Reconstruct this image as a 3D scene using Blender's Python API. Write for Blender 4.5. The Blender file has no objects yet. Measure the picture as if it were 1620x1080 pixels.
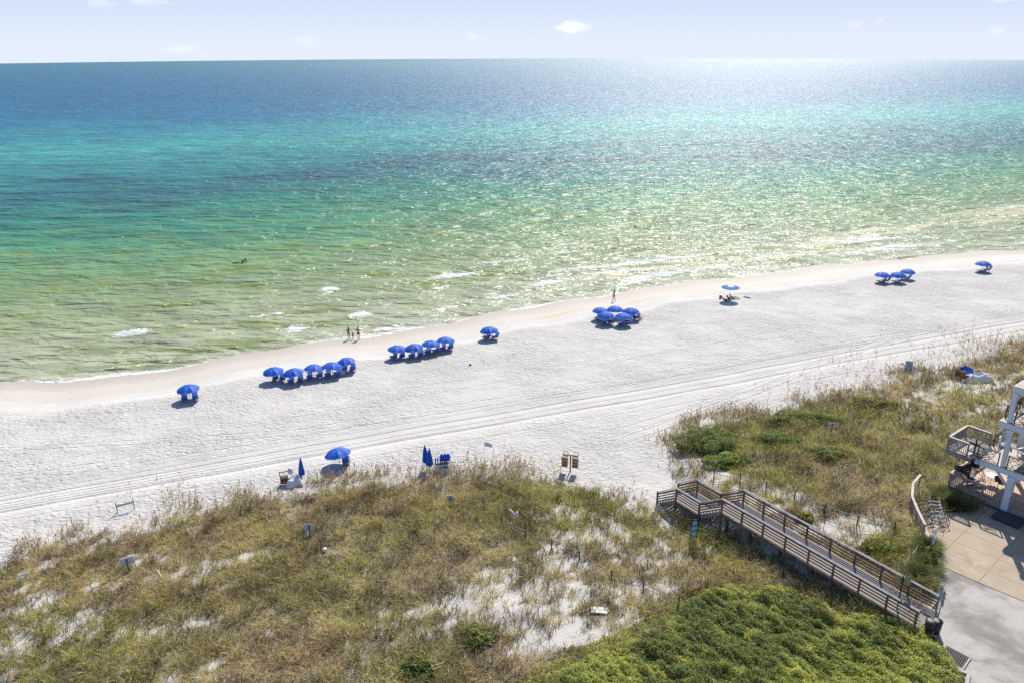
import bpy, math, random
import numpy as np
from mathutils import Vector, Matrix
random.seed(7); rng = np.random.default_rng(11)
sc = bpy.context.scene; COL = sc.collection
R = math.radians
# ------------------------------------------------------------------ camera model
F = 1270.; PIT = R(20.6); ROLL = R(.2); CH = 36.
cP, sP = math.cos(PIT), math.sin(PIT)
def at(px, py, z):
    x = px-810; y = py-540
    x, y = x*math.cos(ROLL)-y*math.sin(ROLL), x*math.sin(ROLL)+y*math.cos(ROLL)
    r = (x, F*cP-y*sP, -(F*sP+y*cP)); t = (CH-z)/-r[2]
    return Vector((r[0]*t, r[1]*t, z))
cam = bpy.data.cameras.new('camera'); co = bpy.data.objects.new('camera', cam); COL.objects.link(co)
cam.sensor_width = 36; cam.lens = F/1620*36; cam.clip_end = 60000; cam.clip_start = .5
co.matrix_world = Matrix.Translation((0, 0, CH)) @ Matrix.Rotation(R(90)-PIT, 4, 'X') @ Matrix.Rotation(-ROLL, 4, 'Z')
sc.camera = co
# ------------------------------------------------------------------ frames
CU = Vector((.9304, .3665, 0)); CV = Vector((-.3665, .9304, 0)); CROT = math.atan2(.3665, .9304)
def uvp(u, v): return u*.9304-v*.3665, u*.3665+v*.9304
SH_U = [-5000, -150, -23, -16, -10, 4, 17, 29, 38, 49, 60, 77, 96, 115, 136, 180, 5000]
SH_V = [96, 97, 96.9, 95.4, 95.2, 96.3, 97.5, 98.2, 99.5, 101.1, 101.8, 102.1, 101.8, 100.5, 97, 94, 94]
ED_U = [-5000, -60, -16.5, -10, -6, 1, 11, 21.4, 26, 28.3, 30.5, 32.5, 34.5, 36.6, 41.5, 52, 65.7, 74, 89, 200, 5000]
ED_V = [58, 57.5, 57.8, 59.4, 59.4, 59.8, 58.8, 55.6, 52.6, 46.8, 45.6, 47.5, 52, 55.5, 57.7, 57.6, 59, 59.2, 62, 63, 63]
# ------------------------------------------------------------------ numpy noise
def _h(ix, iy, s):
    n = (ix.astype(np.int64)*374761393 + iy.astype(np.int64)*668265263 + s*982451653) & 0xffffffff
    n = ((n ^ (n >> 13))*1274126177) & 0xffffffff
    n = (n ^ (n >> 16)) & 0xffffff
    return n/float(0xffffff)
def vn(x, y, s=0):
    ix = np.floor(x); iy = np.floor(y); fx = x-ix; fy = y-iy
    fx = fx*fx*(3-2*fx); fy = fy*fy*(3-2*fy)
    a = _h(ix, iy, s); b = _h(ix+1, iy, s); c = _h(ix, iy+1, s); d = _h(ix+1, iy+1, s)
    return (a*(1-fx)+b*fx)*(1-fy)+(c*(1-fx)+d*fx)*fy
def fbm(x, y, s=0, o=4):
    t = 0; a = .5; w = 0
    for k in range(o):
        t = t+a*vn(x*2**k+17.3*k, y*2**k-9.1*k, s+k); w += a; a *= .5
    return t/w
def sst(x, a, b):
    t = np.clip((x-a)/(b-a), 0, 1); return t*t*(3-2*t)
def pdist(X, Y, poly):
    """signed distance, negative inside"""
    d = np.full(np.shape(X), 1e9); ins = np.zeros(np.shape(X), bool); n = len(poly)
    for i in range(n):
        x1, y1 = poly[i][:2]; x2, y2 = poly[(i+1) % n][:2]
        ex, ey = x2-x1, y2-y1; L = ex*ex+ey*ey+1e-9
        t = np.clip(((X-x1)*ex+(Y-y1)*ey)/L, 0, 1)
        d = np.minimum(d, np.hypot(X-x1-t*ex, Y-y1-t*ey))
        c = ((y1 > Y) != (y2 > Y)) & (X < (x2-x1)*(Y-y1)/((y2-y1) if y2 != y1 else 1e-9)+x1)
        ins ^= c
    return np.where(ins, -d, d)
PADZ = 4.1
def P2(lst, z): return [tuple(at(a, b, z)[:2]) for a, b in lst]
PATIO = P2([(1466, 826), (1484, 893), (1562, 927), (1630, 955), (1800, 1030), (1800, 770), (1600, 778), (1546, 806), (1500, 812)], PADZ)
ROAD = P2([(1484, 893), (1491, 934), (1453, 984), (1476, 1004), (1490, 1024), (1512, 1056), (1535, 1100), (1600, 1200), (1900, 1200), (1900, 1080), (1800, 1030), (1630, 955), (1562, 927)], PADZ)
PAD = P2([(1466, 826), (1484, 893), (1491, 934), (1453, 984), (1476, 1004), (1490, 1024), (1512, 1056), (1535, 1100), (1600, 1200), (1900, 1200), (1800, 770), (1600, 778), (1546, 806), (1500, 812)], PADZ)
def terr(X, Y):
    X = np.asarray(X, float); Y = np.asarray(Y, float)
    u = X*.9304+Y*.3665; v = -X*.3665+Y*.9304
    d = np.interp(u, SH_U, SH_V)+.5*np.sin(u*.21)+.35*np.sin(u*.53+1)+.8*(vn(u*.12, u*0, 3)-.5) - v
    z = np.where(d < 0, np.maximum(d*.045, -6), 0)
    z = z+np.interp(d, [0, 2.2, 8, 12, 30, 500], [0, .13, .95, 1.25, 1.75, 1.9])
    z = np.where(d > 8, z+.10*(fbm(u*.16, v*.3, 5)-.5)*sst(d, 8, 14), z)
    e = np.interp(u, ED_U, ED_V)+2.2*(fbm(u*.17, v*.17, 21)-.5)-v
    du = sst(e, -1, 11)
    z = z+du*(1.0+.75*sst(e, 8, 26))+sst(e, 0, 4)*(1.5*(fbm(X*.11, Y*.11, 8)-.5)+.5*(fbm(X*.5, Y*.5, 9, 3)-.5))*.8
    pd = pdist(X, Y, PAD)
    w = 1-sst(pd, .0, 5.)
    z = z*(1-w)+(PADZ-.06)*w
    return z, u, v, d, e, pd
def tz(x, y): return float(terr(np.array([x]), np.array([y]))[0][0])
def gp(px, py, it=6):
    z = 2.
    for _ in range(it):
        p = at(px, py, z); z = .5*z+.5*tz(p.x, p.y)
    return Vector((p.x, p.y, tz(p.x, p.y)))
# ------------------------------------------------------------------ materials
def newmat(name):
    m = bpy.data.materials.new(name); m.use_nodes = True
    nt = m.node_tree; b = nt.nodes['Principled BSDF']
    return m, nt, b
def N(nt, t, **k):
    n = nt.nodes.new(t)
    for a, b in k.items():
        if a.startswith('i_'):
            n.inputs[int(a[2:]) if a[2:].isdigit() else a[2:].replace('_', ' ')].default_value = b
        else: setattr(n, a, b)
    return n
def math_(nt, op, a, b=None, c=None, clamp=False):
    n = nt.nodes.new('ShaderNodeMath'); n.operation = op; n.use_clamp = clamp
    for i, v in enumerate((a, b, c)):
        if v is None: continue
        if isinstance(v, (int, float)): n.inputs[i].default_value = v
        else: nt.links.new(v, n.inputs[i])
    return n.outputs[0]
def mapr(nt, v, a, b, c=0., d=1., sm=False):
    n = nt.nodes.new('ShaderNodeMapRange'); n.interpolation_type = 'SMOOTHSTEP' if sm else 'LINEAR'
    nt.links.new(v, n.inputs[0])
    for i, q in enumerate((a, b, c, d)): n.inputs[i+1].default_value = q
    return n.outputs[0]
def mixc(nt, f, a, b):
    n = nt.nodes.new('ShaderNodeMix'); n.data_type = 'RGBA'
    if isinstance(f, (int, float)): n.inputs[0].default_value = f
    else: nt.links.new(f, n.inputs[0])
    for i, v in ((6, a), (7, b)):
        if isinstance(v, tuple): n.inputs[i].default_value = (*v, 1)
        else: nt.links.new(v, n.inputs[i])
    return n.outputs[2]
def noise(nt, vec, scale, detail=3, rough=.5, dist=0.):
    n = nt.nodes.new('ShaderNodeTexNoise'); n.inputs['Scale'].default_value = scale
    n.inputs['Detail'].default_value = detail; n.inputs['Roughness'].default_value = rough; n.inputs['Distortion'].default_value = dist
    if vec is not None: nt.links.new(vec, n.inputs['Vector'])
    return n.outputs[0]
def bump(nt, h, strength, dist, nrm=None):
    n = nt.nodes.new('ShaderNodeBump'); n.inputs['Strength'].default_value = strength; n.inputs['Distance'].default_value = dist
    nt.links.new(h, n.inputs['Height'])
    if nrm is not None: nt.links.new(nrm, n.inputs['Normal'])
    return n.outputs[0]
def simple(name, col, rough=.6, var=.18, scale=3., metal=0., stretch=None, trans=0., bmp=0.):
    m, nt, b = newmat(name)
    tc = nt.nodes.new('ShaderNodeTexCoord'); v = tc.outputs['Object']
    if stretch:
        mp = nt.nodes.new('ShaderNodeMapping'); mp.inputs['Scale'].default_value = stretch
        nt.links.new(v, mp.inputs[0]); v = mp.outputs[0]
    n = noise(nt, v, scale, 4)
    c = mixc(nt, mapr(nt, n, .3, .7), tuple(x*(1-var) for x in col), tuple(min(1, x*(1+var)) for x in col))
    nt.links.new(c, b.inputs['Base Color']); b.inputs['Roughness'].default_value = rough; b.inputs['Metallic'].default_value = metal
    if bmp: nt.links.new(bump(nt, n, bmp, .02), b.inputs['Normal'])
    if trans:
        t = nt.nodes.new('ShaderNodeBsdfTranslucent'); nt.links.new(c, t.inputs[0])
        mx = nt.nodes.new('ShaderNodeMixShader'); mx.inputs[0].default_value = trans
        nt.links.new(b.outputs[0], mx.inputs[1]); nt.links.new(t.outputs[0], mx.inputs[2])
        nt.links.new(mx.outputs[0], nt.nodes['Material Output'].inputs[0])
    return m
M = dict(
    canvas=simple('blue_canvas', (.02, .165, .74), .6, .1, 2., trans=.32),
    canvas2=simple('dark_blue_sling', (.014, .11, .45), .8, .2, 4.),
    rim=simple('pale_blue_trim', (.30, .46, .82), .7, .1, 5.),
    wood=simple('pale_wood', (.42, .27, .16), .6, .25, 6.),
    redwood=simple('brown_wood', (.20, .095, .045), .6, .35, 7.),
    boxwood=simple('box_slats', (.45, .27, .12), .6, .25, 5., stretch=(1, 1, 9)),
    wgrey=simple('weathered_planks', (.27, .24, .22), .75, .32, 1.6, stretch=(9, 9, 1), bmp=.3),
    wcap=simple('weathered_rail_cap', (.185, .17, .185), .7, .4, 2.2, bmp=.3),
    wtan=simple('weathered_board', (.165, .115, .085), .75, .5, 3., bmp=.3),
    wdeck=simple('tan_deck', (.55, .40, .27), .7, .2, 2.),
    wlight=simple('silvered_rail', (.50, .44, .37), .7, .2, 3.),
    white=simple('white_paint', (.74, .76, .79), .5, .04, 2.),
    hwhite=simple('column_paint', (.62, .68, .76), .5, .05, 1.),
    cloth=simple('white_tarp', (.66, .68, .70), .7, .15, 4.),
    grey=simple('grey_metal', (.35, .36, .37), .4, .15, 4., .6),
    pvc=simple('off_white_plastic', (.68, .66, .60), .5, .08, 5.),
    sign=simple('sign_back', (.60, .64, .68), .45, .1, 3.),
    panel=simple('blue_grey_panel', (.34, .44, .56), .6, .15, 4.),
    black=simple('black_metal', (.018, .018, .022), .45, .2, 5.),
    dark=simple('dark_step', (.035, .045, .06), .6, .15, 4.),
    signblue=simple('sign_blue', (.04, .22, .50), .5, .1, 4.),
    banner=simple('banner_face', (.30, .52, .66), .5, .12, 5.),
    rope=simple('rope', (.62, .56, .45), .9, .2, 9.),
    post=simple('old_post', (.105, .085, .062), .85, .3, 6.),
    kerb=simple('concrete_kerb', (.44, .42, .38), .85, .12, 3., bmp=.2),
    rubber=simple('black_tyre', (.02, .02, .02), .7, .1, 5.),
    chrome=simple('silver_frame', (.62, .62, .63), .35, .08, 5., .4),
    yellow=simple('ochre_panel', (.30, .25, .10), .7, .2, 5.),
    skin=simple('tanned_skin', (.42, .23, .15), .55, .08, 8.),
    skin2=simple('deep_tan_skin', (.27, .14, .085), .55, .08, 8.),
    skin3=simple('light_skin', (.58, .36, .27), .55, .08, 8.),
    hair=simple('dark_hair', (.02, .014, .01), .6, .2, 20.),
    trunks=simple('dark_trunks', (.022, .022, .026), .8, .2, 9.),
    pink=simple('rose_swimsuit', (.55, .20, .24), .8, .15, 9.),
    plum=simple('plum_cloth', (.16, .05, .12), .8, .15, 9.),
    teal=simple('teal_cloth', (.10, .28, .27), .8, .15, 9.),
    lime=simple('lime_vinyl', (.40, .62, .20), .4, .1, 5.),
    sling=simple('sling_white', (.60, .62, .64), .7, .1, 5.),
    stem=simple('shrub_stem', (.12, .085, .055), .9, .2, 6.),
)
# ------------------------------------------------------------------ mesh builder
class MB:
    def __init__(s): s.v = []; s.f = []
    def add(s, vs, fs):
        k = len(s.v); s.v += [tuple(x) for x in vs]; s.f += [tuple(i+k for i in f) for f in fs]; return s
    def box(s, c, d, rz=0, mat=None, bev=0):
        x, y, z = (q/2 for q in d)
        vs = [Vector((a*x, b*y, e*z)) for a in (-1, 1) for b in (-1, 1) for e in (-1, 1)]
        m = Matrix.Rotation(rz, 3, 'Z') if mat is None else mat
        vs = [m @ q + Vector(c) for q in vs]
        return s.add(vs, [(0, 1, 3, 2), (4, 6, 7, 5), (0, 4, 5, 1), (2, 3, 7, 6), (0, 2, 6, 4), (1, 5, 7, 3)])
    def beam(s, a, b, w, h, up=Vector((0, 0, 1))):
        a, b = Vector(a), Vector(b); d = (b-a); L = d.length; d.normalize()
        x = d.cross(up)
        if x.length < 1e-4: x = Vector((1, 0, 0))
        x.normalize(); z = x.cross(d); m = Matrix((x, d, z)).transposed()
        return s.box((a+b)/2, (w, L, h), mat=m)
    def tube(s, pts, r, n=6, r2=None, cap=True):
        pts = [Vector(p) for p in pts]; K = len(pts); vs = []; fs = []
        for i, p in enumerate(pts):
            d = (pts[min(i+1, K-1)]-pts[max(i-1, 0)]).normalized()
            x = d.cross(Vector((0, 0, 1)))
            if x.length < 1e-3: x = Vector((1, 0, 0))
            x.normalize(); y = d.cross(x)
            rr = r if r2 is None else r+(r2-r)*i/(K-1)
            vs += [p+(x*math.cos(2*math.pi*k/n)+y*math.sin(2*math.pi*k/n))*rr for k in range(n)]
        for i in range(K-1):
            for k in range(n):
                fs.append((i*n+k, i*n+(k+1) % n, (i+1)*n+(k+1) % n, (i+1)*n+k))
        if cap: fs += [tuple(range(n))[::-1], tuple(range((K-1)*n, K*n))]
        return s.add(vs, fs)
    def ring(s, c, R_, r, ax, n=20, m=5):
        ax = Vector(ax).normalized(); x = ax.orthogonal().normalized(); y = ax.cross(x); vs = []; fs = []
        for i in range(n):
            a = 2*math.pi*i/n; o = x*math.cos(a)+y*math.sin(a)
            for k in range(m):
                b = 2*math.pi*k/m; vs.append(Vector(c)+o*(R_+r*math.cos(b))+ax*r*math.sin(b))
        for i in range(n):
            for k in range(m): fs.append((i*m+k, ((i+1) % n)*m+k, ((i+1) % n)*m+(k+1) % m, i*m+(k+1) % m))
        return s.add(vs, fs)
    def lathe(s, prof, n=16, c=(0, 0, 0), capb=True):
        vs = []; fs = []; K = len(prof)
        for r, z in prof:
            vs += [(c[0]+r*math.cos(2*math.pi*k/n), c[1]+r*math.sin(2*math.pi*k/n), c[2]+z) for k in range(n)]
        for i in range(K-1):
            for k in range(n): fs.append((i*n+k, i*n+(k+1) % n, (i+1)*n+(k+1) % n, (i+1)*n+k))
        if capb: fs += [tuple(range(n))[::-1], tuple(range((K-1)*n, K*n))]
        return s.add(vs, fs)
    def sheet(s, rows, th=.0):
        n = len(rows[0]); k = len(rows)
        vs = [p for r in rows for p in r]; fs = []
        for i in range(k-1):
            for j in range(n-1): fs.append((i*n+j, i*n+j+1, (i+1)*n+j+1, (i+1)*n+j))
        return s.add(vs, fs)
    def build(s, name, mat, parent=None, smooth=False, loc=None, rz=None, thick=0, bevel=0):
        me = bpy.data.meshes.new(name); me.from_pydata(s.v, [], s.f); me.update()
        me.materials.append(mat)
        if smooth: me.polygons.foreach_set('use_smooth', [True]*len(me.polygons))
        o = bpy.data.objects.new(name, me); COL.objects.link(o)
        if parent: o.parent = parent
        if loc is not None: o.location = loc
        if rz is not None: o.rotation_euler.z = rz
        if thick:
            q = o.modifiers.new('thickness', 'SOLIDIFY'); q.thickness = thick
        if bevel:
            q = o.modifiers.new('bevel', 'BEVEL'); q.width = bevel; q.segments = 2
        return o
def tag(o, label=None, cat=None, group=None, kind=None):
    if label: o['label'] = label
    if cat: o['category'] = cat
    if group: o['group'] = group
    if kind: o['kind'] = kind
    return o
def empty(name, loc, rz=0, label=None, cat=None, group=None):
    o = bpy.data.objects.new(name, None); COL.objects.link(o); o.location = loc; o.rotation_euler.z = rz
    o.empty_display_size = .3
    return tag(o, label, cat, group)
def copy_tree(o, parent=None):
    c = o.copy(); COL.objects.link(c); c.parent = parent
    for ch in list(o.children): copy_tree(ch, c)
    return c
def npmesh(name, V, Fq, mat, col=None, smooth=False, attrs=None):
    """V (n,3), Fq (m,k) same-size faces"""
    me = bpy.data.meshes.new(name); n = len(V); m, k = Fq.shape
    me.vertices.add(n); me.vertices.foreach_set('co', V.astype(np.float32).ravel())
    me.loops.add(m*k); me.loops.foreach_set('vertex_index', Fq.astype(np.int32).ravel())
    me.polygons.add(m); me.polygons.foreach_set('loop_start', np.arange(0, m*k, k, dtype=np.int32))
    me.polygons.foreach_set('loop_total', np.full(m, k, np.int32))
    me.update(calc_edges=True)
    if smooth: me.polygons.foreach_set('use_smooth', np.ones(m, bool))
    if col is not None:
        a = me.color_attributes.new('Col', 'FLOAT_COLOR', 'POINT')
        a.data.foreach_set('color', np.c_[col, np.ones(n)].astype(np.float32).ravel())
    for an, av in (attrs or {}).items():
        a = me.attributes.new(an, 'FLOAT', 'POINT'); a.data.foreach_set('value', av.astype(np.float32).ravel())
    me.materials.append(mat)
    o = bpy.data.objects.new(name, me); COL.objects.link(o); return o
def gridlines(lo, hi, step, far_lo, far_hi, g=1.12):
    c = list(np.arange(lo, hi+1e-6, step)); s = step; x = lo
    a = []
    while x > far_lo: s *= g; x -= s; a.append(x)
    s = step; x = c[-1]; b = []
    while x < far_hi: s *= g; x += s; b.append(x)
    return np.array(a[::-1]+c+b)
def gridfaces(nu, nv):
    i = np.arange(nu*nv).reshape(nv, nu)
    return np.stack([i[:-1, :-1].ravel(), i[:-1, 1:].ravel(), i[1:, 1:].ravel(), i[1:, :-1].ravel()], 1)
# ------------------------------------------------------------------ vegetation density
BW0 = Vector((15.0, 49.6, 0)); BWX = Vector((.565, -.825, 0)); BWY = Vector((.825, .565, 0)); BWROT = math.atan2(-.825, .565)
BLOBS = [(at(1530, 601, 2.3).x, at(1530, 601, 2.3).y, 2.6, -1.3), (at(200, 806, 2.2).x, at(200, 806, 2.2).y, 2.2, -1.2)]   # px,py,radius m,strength: bare (negative) or thick (positive)
for px, py, r, s_ in [(960, 850, 4.2, -.36), (1010, 850, 3.5, -.3), (900, 930, 5.0, -.26), (880, 990, 4.0, -.26), (960, 1000, 3.0, -.22), (760, 930, 3.5, -.16),
                      (1060, 900, 3., -.18), (1040, 960, 2.5, -.15), (700, 1010, 2.6, -.16), (990, 800, 1.6, -.5), (1040, 812, 1.2, -.3),
                      (60, 1000, 3.5, -.14), (130, 960, 3.5, -.12), (170, 850, 3.0, -.16), (60, 890, 3.2, -.14), (300, 850, 2.5, -.12), (30, 1050, 2.5, -.14),
                      (240, 1000, 3., -.10), (620, 800, 3, -.12), (1230, 800, 2.6, -.42), (1180, 780, 2.2, -.5), (1290, 830, 2.3, -.4), (1340, 850, 2, -.2), (1110, 750, 3.0, -.45), (1085, 730, 2.4, -.4),
                      (1180, 690, 1.8, -.3), (1480, 640, 3.2, -.16), (1560, 640, 3, -.22), (1450, 615, 2.5, -.2), (1590, 570, 5, -.14),
                      (800, 780, 4, .2), (640, 850, 6, .14), (450, 870, 6, .10), (350, 950, 6, .08), (500, 1000, 6, .06), (950, 780, 2, .2), (1140, 870, 3.5, .22), (1080, 830, 2, .18),
                      (1300, 700, 8, .25), (1450, 700, 8, .22), (1420, 790, 5, .25), (1200, 710, 4, .2), (560, 780, 2, .12), (390, 790, 2.4, .2)]:
    q = at(px, py, 2.8); BLOBS.append((q.x, q.y, r, s_))
HS = Vector((32.736, 52.732, 0)); E1 = (.62, -.785); E2 = (.785, .62)
def vegfield(X, Y):
    z, u, v, d, e, pd = terr(X, Y)
    n = .30*fbm(u*.10, v*.30, 31, 4)+.38*fbm(u*.30, v*.62, 41, 4)+.32*fbm(X*1.25, Y*1.25, 45, 3)
    b = np.zeros_like(X)
    for x, y, r, s_ in BLOBS: b = b+s_*np.exp(-((X-x)**2+(Y-y)**2)/(r*r))
    D = .26+.74*sst(n+np.clip(b, -.34, .3)*.42+.10, .44, .59)
    D = D*sst(e+1.6*(fbm(X*.5, Y*.5, 51, 3)-.5), -.8, 3.2+0*e)
    D = D*sst(pd, .0, .5)
    s = (X-HS.x)*E1[0]+(Y-HS.y)*E1[1]; t = (X-HS.x)*E2[0]+(Y-HS.y)*E2[1]
    inh = (s > -.1) & (t > -.2) & (t < 7)
    D = np.where(inh, 0, D)
    bx = (X-BW0.x)*BWX.x+(Y-BW0.y)*BWX.y; by = (X-BW0.x)*BWY.x+(Y-BW0.y)*BWY.y
    inb = (bx > -6.6) & (bx < 15) & (by > -.05) & (by < 2.25)
    D = np.where(inb, D*.25, D)
    return D, z, u, v, d, e, pd, inb
# ------------------------------------------------------------------ terrain
gu = gridlines(-36, 150, .36, -5000, 5000, 1.16); gv = gridlines(14, 108, .36, -1500, 400, 1.16)
U, V_ = np.meshgrid(gu, gv); TX, TY = uvp(U, V_); tx, ty = TX.ravel(), TY.ravel()
D, z, u, v, d, e, pd, inb = vegfield(tx, ty)
fine = (u > -40) & (u < 152) & (v > 14) & (v < 110)
th0 = pdist(tx, ty, P2([(1150, 905), (1220, 905), (1290, 920), (1350, 950), (1440, 985), (1470, 1003), (1500, 1030), (1512, 1056), (1530, 1120), (900, 1300), (740, 1120), (830, 1070), (900, 1040), (980, 1000), (1060, 960), (1095, 925)], 4.3))
D = np.maximum(D, 1.6*sst(-th0, -.6, .4))
lit = np.where(fine, D, .6*(e > 3))
foot = sst(d, 8.6, 10.8)*(1-.65*sst(e, 2, 8))
wet = 1-sst(d+1.6*(fbm(u*.05, v*0, 61, 2)-.5)*2, 5.8, 7.)
def sanddmat():
    m, nt, b = newmat('white_sand'); L = nt.links.new
    geo = N(nt, 'ShaderNodeNewGeometry'); P = geo.outputs['Position']
    def attr(n): return N(nt, 'ShaderNodeAttribute', attribute_name=n).outputs['Fac']
    def dot(vec):
        n = N(nt, 'ShaderNodeVectorMath', operation='DOT_PRODUCT'); L(P, n.inputs[0]); n.inputs[1].default_value = vec; return n.outputs['Value']
    uu, vv = dot((.9304, .3665, 0)), dot((-.3665, .9304, 0))
    ft, wt, lt, dd = attr('foot'), attr('wet'), attr('litter'), attr('shore')
    n1 = noise(nt, P, .35, 5, .6); n2 = noise(nt, P, 2.2, 4, .6); n3 = noise(nt, P, 14, 3, .6)
    dry = mixc(nt, mapr(nt, n1, .3, .7), (.57, .54, .50), (.64, .615, .575))
    dry = mixc(nt, mapr(nt, n2, .62, .78, 0, .22), dry, (.54, .50, .46))
    # wrack and damp sand
    wetc = mixc(nt, mapr(nt, n2, .3, .7), (.545, .495, .415), (.62, .57, .495))
    wetc = mixc(nt, mapr(nt, dd, 0., 3.4, .5, 0.), wetc, (.40, .345, .27))
    wr = math_(nt, 'ADD', dd, math_(nt, 'MULTIPLY', math_(nt, 'SUBTRACT', noise(nt, P, .12, 4), .5), 3.))
    wl = math_(nt, 'MULTIPLY', mapr(nt, wr, 4.4, 5.3, sm=True), mapr(nt, wr, 5.5, 6.3, 1., 0., sm=True))
    wl = math_(nt, 'MULTIPLY', math_(nt, 'MULTIPLY', wl, mapr(nt, uu, 18, 34)), math_(nt, 'MULTIPLY', mapr(nt, noise(nt, P, .08, 4), .42, .60), mapr(nt, n2, .35, .6, .3, 1)))
    wetc = mixc(nt, math_(nt, 'MULTIPLY', wl, .75), wetc, (.52, .44, .20))
    c = mixc(nt, wt, dry, wetc)
    ltc = mixc(nt, n3, (.13, .10, .065), (.34, .285, .20))
    c = mixc(nt, math_(nt, 'MULTIPLY', mapr(nt, math_(nt, 'ADD', lt, math_(nt, 'MULTIPLY', math_(nt, 'SUBTRACT', n3, .5), .5)), .15, .9), .85), c, ltc)
    L(c, b.inputs['Base Color']); L(mapr(nt, wt, 0, 1, .95, .55), b.inputs['Roughness'])
    b.inputs['Specular IOR Level'].default_value = .2
    # footprints: two sizes of hollows
    mp = N(nt, 'ShaderNodeMapping'); L(P, mp.inputs[0]); mp.inputs['Rotation'].default_value = (0, 0, -CROT)
    mp.inputs['Scale'].default_value = (.75, 1.1, 1)
    vo = N(nt, 'ShaderNodeTexVoronoi', feature='SMOOTH_F1'); vo.inputs['Scale'].default_value = 1.9; vo.inputs['Smoothness'].default_value = .4; L(mp.outputs[0], vo.inputs['Vector'])
    h1 = mapr(nt, vo.outputs['Distance'], .05, .42, 0, 1, True)
    h2 = noise(nt, mp.outputs[0], 3.4, 3, .62, .6); h3 = noise(nt, P, .5, 3, .5)
    hh = math_(nt, 'ADD', math_(nt, 'MULTIPLY', h1, .35), math_(nt, 'MULTIPLY', h2, 1.25))
    hh = math_(nt, 'ADD', hh, math_(nt, 'MULTIPLY', h3, .8))
    ftn = math_(nt, 'MULTIPLY', ft, mapr(nt, noise(nt, P, .11, 4, .6), .35, .62, .35, 1.))
    # wheel tracks running along the beach
    wob = math_(nt, 'MULTIPLY', math_(nt, 'SUBTRACT', noise(nt, None, 1, 1), .5), 0)
    cu = N(nt, 'ShaderNodeCombineXYZ'); L(math_(nt, 'MULTIPLY', uu, .035), cu.inputs[0])
    wob = math_(nt, 'MULTIPLY', math_(nt, 'SUBTRACT', noise(nt, cu.outputs[0], 1, 2), .5), 1.7)
    tr = None
    for base, sl, w_, s_ in [(64.5, .004, .22, .8), (66.5, .0, .2, .7), (64.9, .012, .09, .5), (66.1, -.008, .09, .5), (69.2, .018, .10, .45), (70.7, .018, .10, .4), (73.3, -.035, .09, .35), (62.9, .02, .10, .35), (65.5, .0, .06, .4), (76.3, .0, .08, .22), (67.6, -.012, .08, .35)]:
        x = math_(nt, 'ADD', math_(nt, 'ADD', vv, wob), math_(nt, 'MULTIPLY', uu, sl))
        x = math_(nt, 'ABSOLUTE', math_(nt, 'SUBTRACT', x, base))
        q = math_(nt, 'MULTIPLY', mapr(nt, x, 0, w_*1.9, 1, 0, True), s_)
        tr = q if tr is None else math_(nt, 'MAXIMUM', tr, q)
    for base, sl, w_, s_, ua, ub in [(47.8, -.26, .12, .5, 33, 80), (48.9, -.26, .10, .45, 33, 80), (51.0, -.215, .10, .4, 33, 75), (52.0, -.215, .09, .35, 33, 75), (54.5, -.15, .08, .3, 33, 85), (71., .30, .09, .4, -35, 12), (72.2, .27, .08, .35, -35, 14), (78.5, .10, .07, .25, -35, 30), (58.9, -.11, .08, .3, 34, 95)]:
        x = math_(nt, 'ADD', math_(nt, 'ADD', vv, wob), math_(nt, 'MULTIPLY', uu, sl)); x = math_(nt, 'ABSOLUTE', math_(nt, 'SUBTRACT', x, base))
        g_ = math_(nt, 'MULTIPLY', mapr(nt, uu, ua-3, ua+3), mapr(nt, uu, ub-6, ub, 1, 0))
        tr = math_(nt, 'MAXIMUM', tr, math_(nt, 'MULTIPLY', math_(nt, 'MULTIPLY', mapr(nt, x, 0, w_*1.9, 1, 0, True), s_), g_))
    tr = math_(nt, 'MULTIPLY', tr, mapr(nt, math_(nt, 'ADD', lt, 0), .0, .12, 1., 0.))
    lane = mapr(nt, math_(nt, 'ABSOLUTE', math_(nt, 'SUBTRACT', math_(nt, 'ADD', vv, wob), 65.7)), 1.0, 3.6, .35, 1., True)
    h = math_(nt, 'SUBTRACT', math_(nt, 'MULTIPLY', hh, math_(nt, 'MULTIPLY', ftn, lane)), math_(nt, 'MULTIPLY', tr, .6))
    nb = bump(nt, h, 1., .29)
    nb = bump(nt, n3, .5, .02, nb)
    L(nb, b.inputs['Normal'])
    return m
terrain = npmesh('beach_ground', np.c_[tx, ty, z], gridfaces(len(gu), len(gv)), sanddmat(), smooth=True, attrs=dict(foot=foot, wet=wet, litter=lit, shore=d))
tag(terrain, 'white sand beach and low dunes running along the sea', 'sand', kind='structure')
# ------------------------------------------------------------------ sea
RP = 161500.
su = gridlines(-130, 260, .7, -5200, 5200, 1.07); sv = gridlines(88, 150, .5, 88, 5200, 1.05)
U, V_ = np.meshgrid(su, sv); SX, SY = uvp(U, V_); wx, wy = SX.ravel(), SY.ravel()
wu, wv = U.ravel(), V_.ravel()
off = wv-(np.interp(wu, SH_U, SH_V)+.5*np.sin(wu*.21)+.35*np.sin(wu*.53+1))
wz = -(wx**2+wy**2)/(2*RP)
foam = .74*np.exp(-((off-.6-1.1*(fbm(wu*.15, wu*0, 71)-.5))/.8)**2)*(.62+.8*vn(wu*.11, wu*0, 72))
bar = np.zeros_like(wu)
foam += .46*np.exp(-((off-3.2-3*(fbm(wu*.1, wu*0, 74)-.5))/.55)**2)*sst(vn(wu*.15, wu*0, 75), .4, .7)
for o_, s_, sd in ((6.5, .42, 76), (10.5, .46, 77), (15.5, .46, 78), (21, .42, 79)): foam += s_*np.exp(-((off-o_-4*(fbm(wu*.07, wu*0, sd)-.5))/.8)**2)*sst(vn(wu*.13, wu*0, sd+10), .45, .75)*sst(wu, 18, 50)
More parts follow.
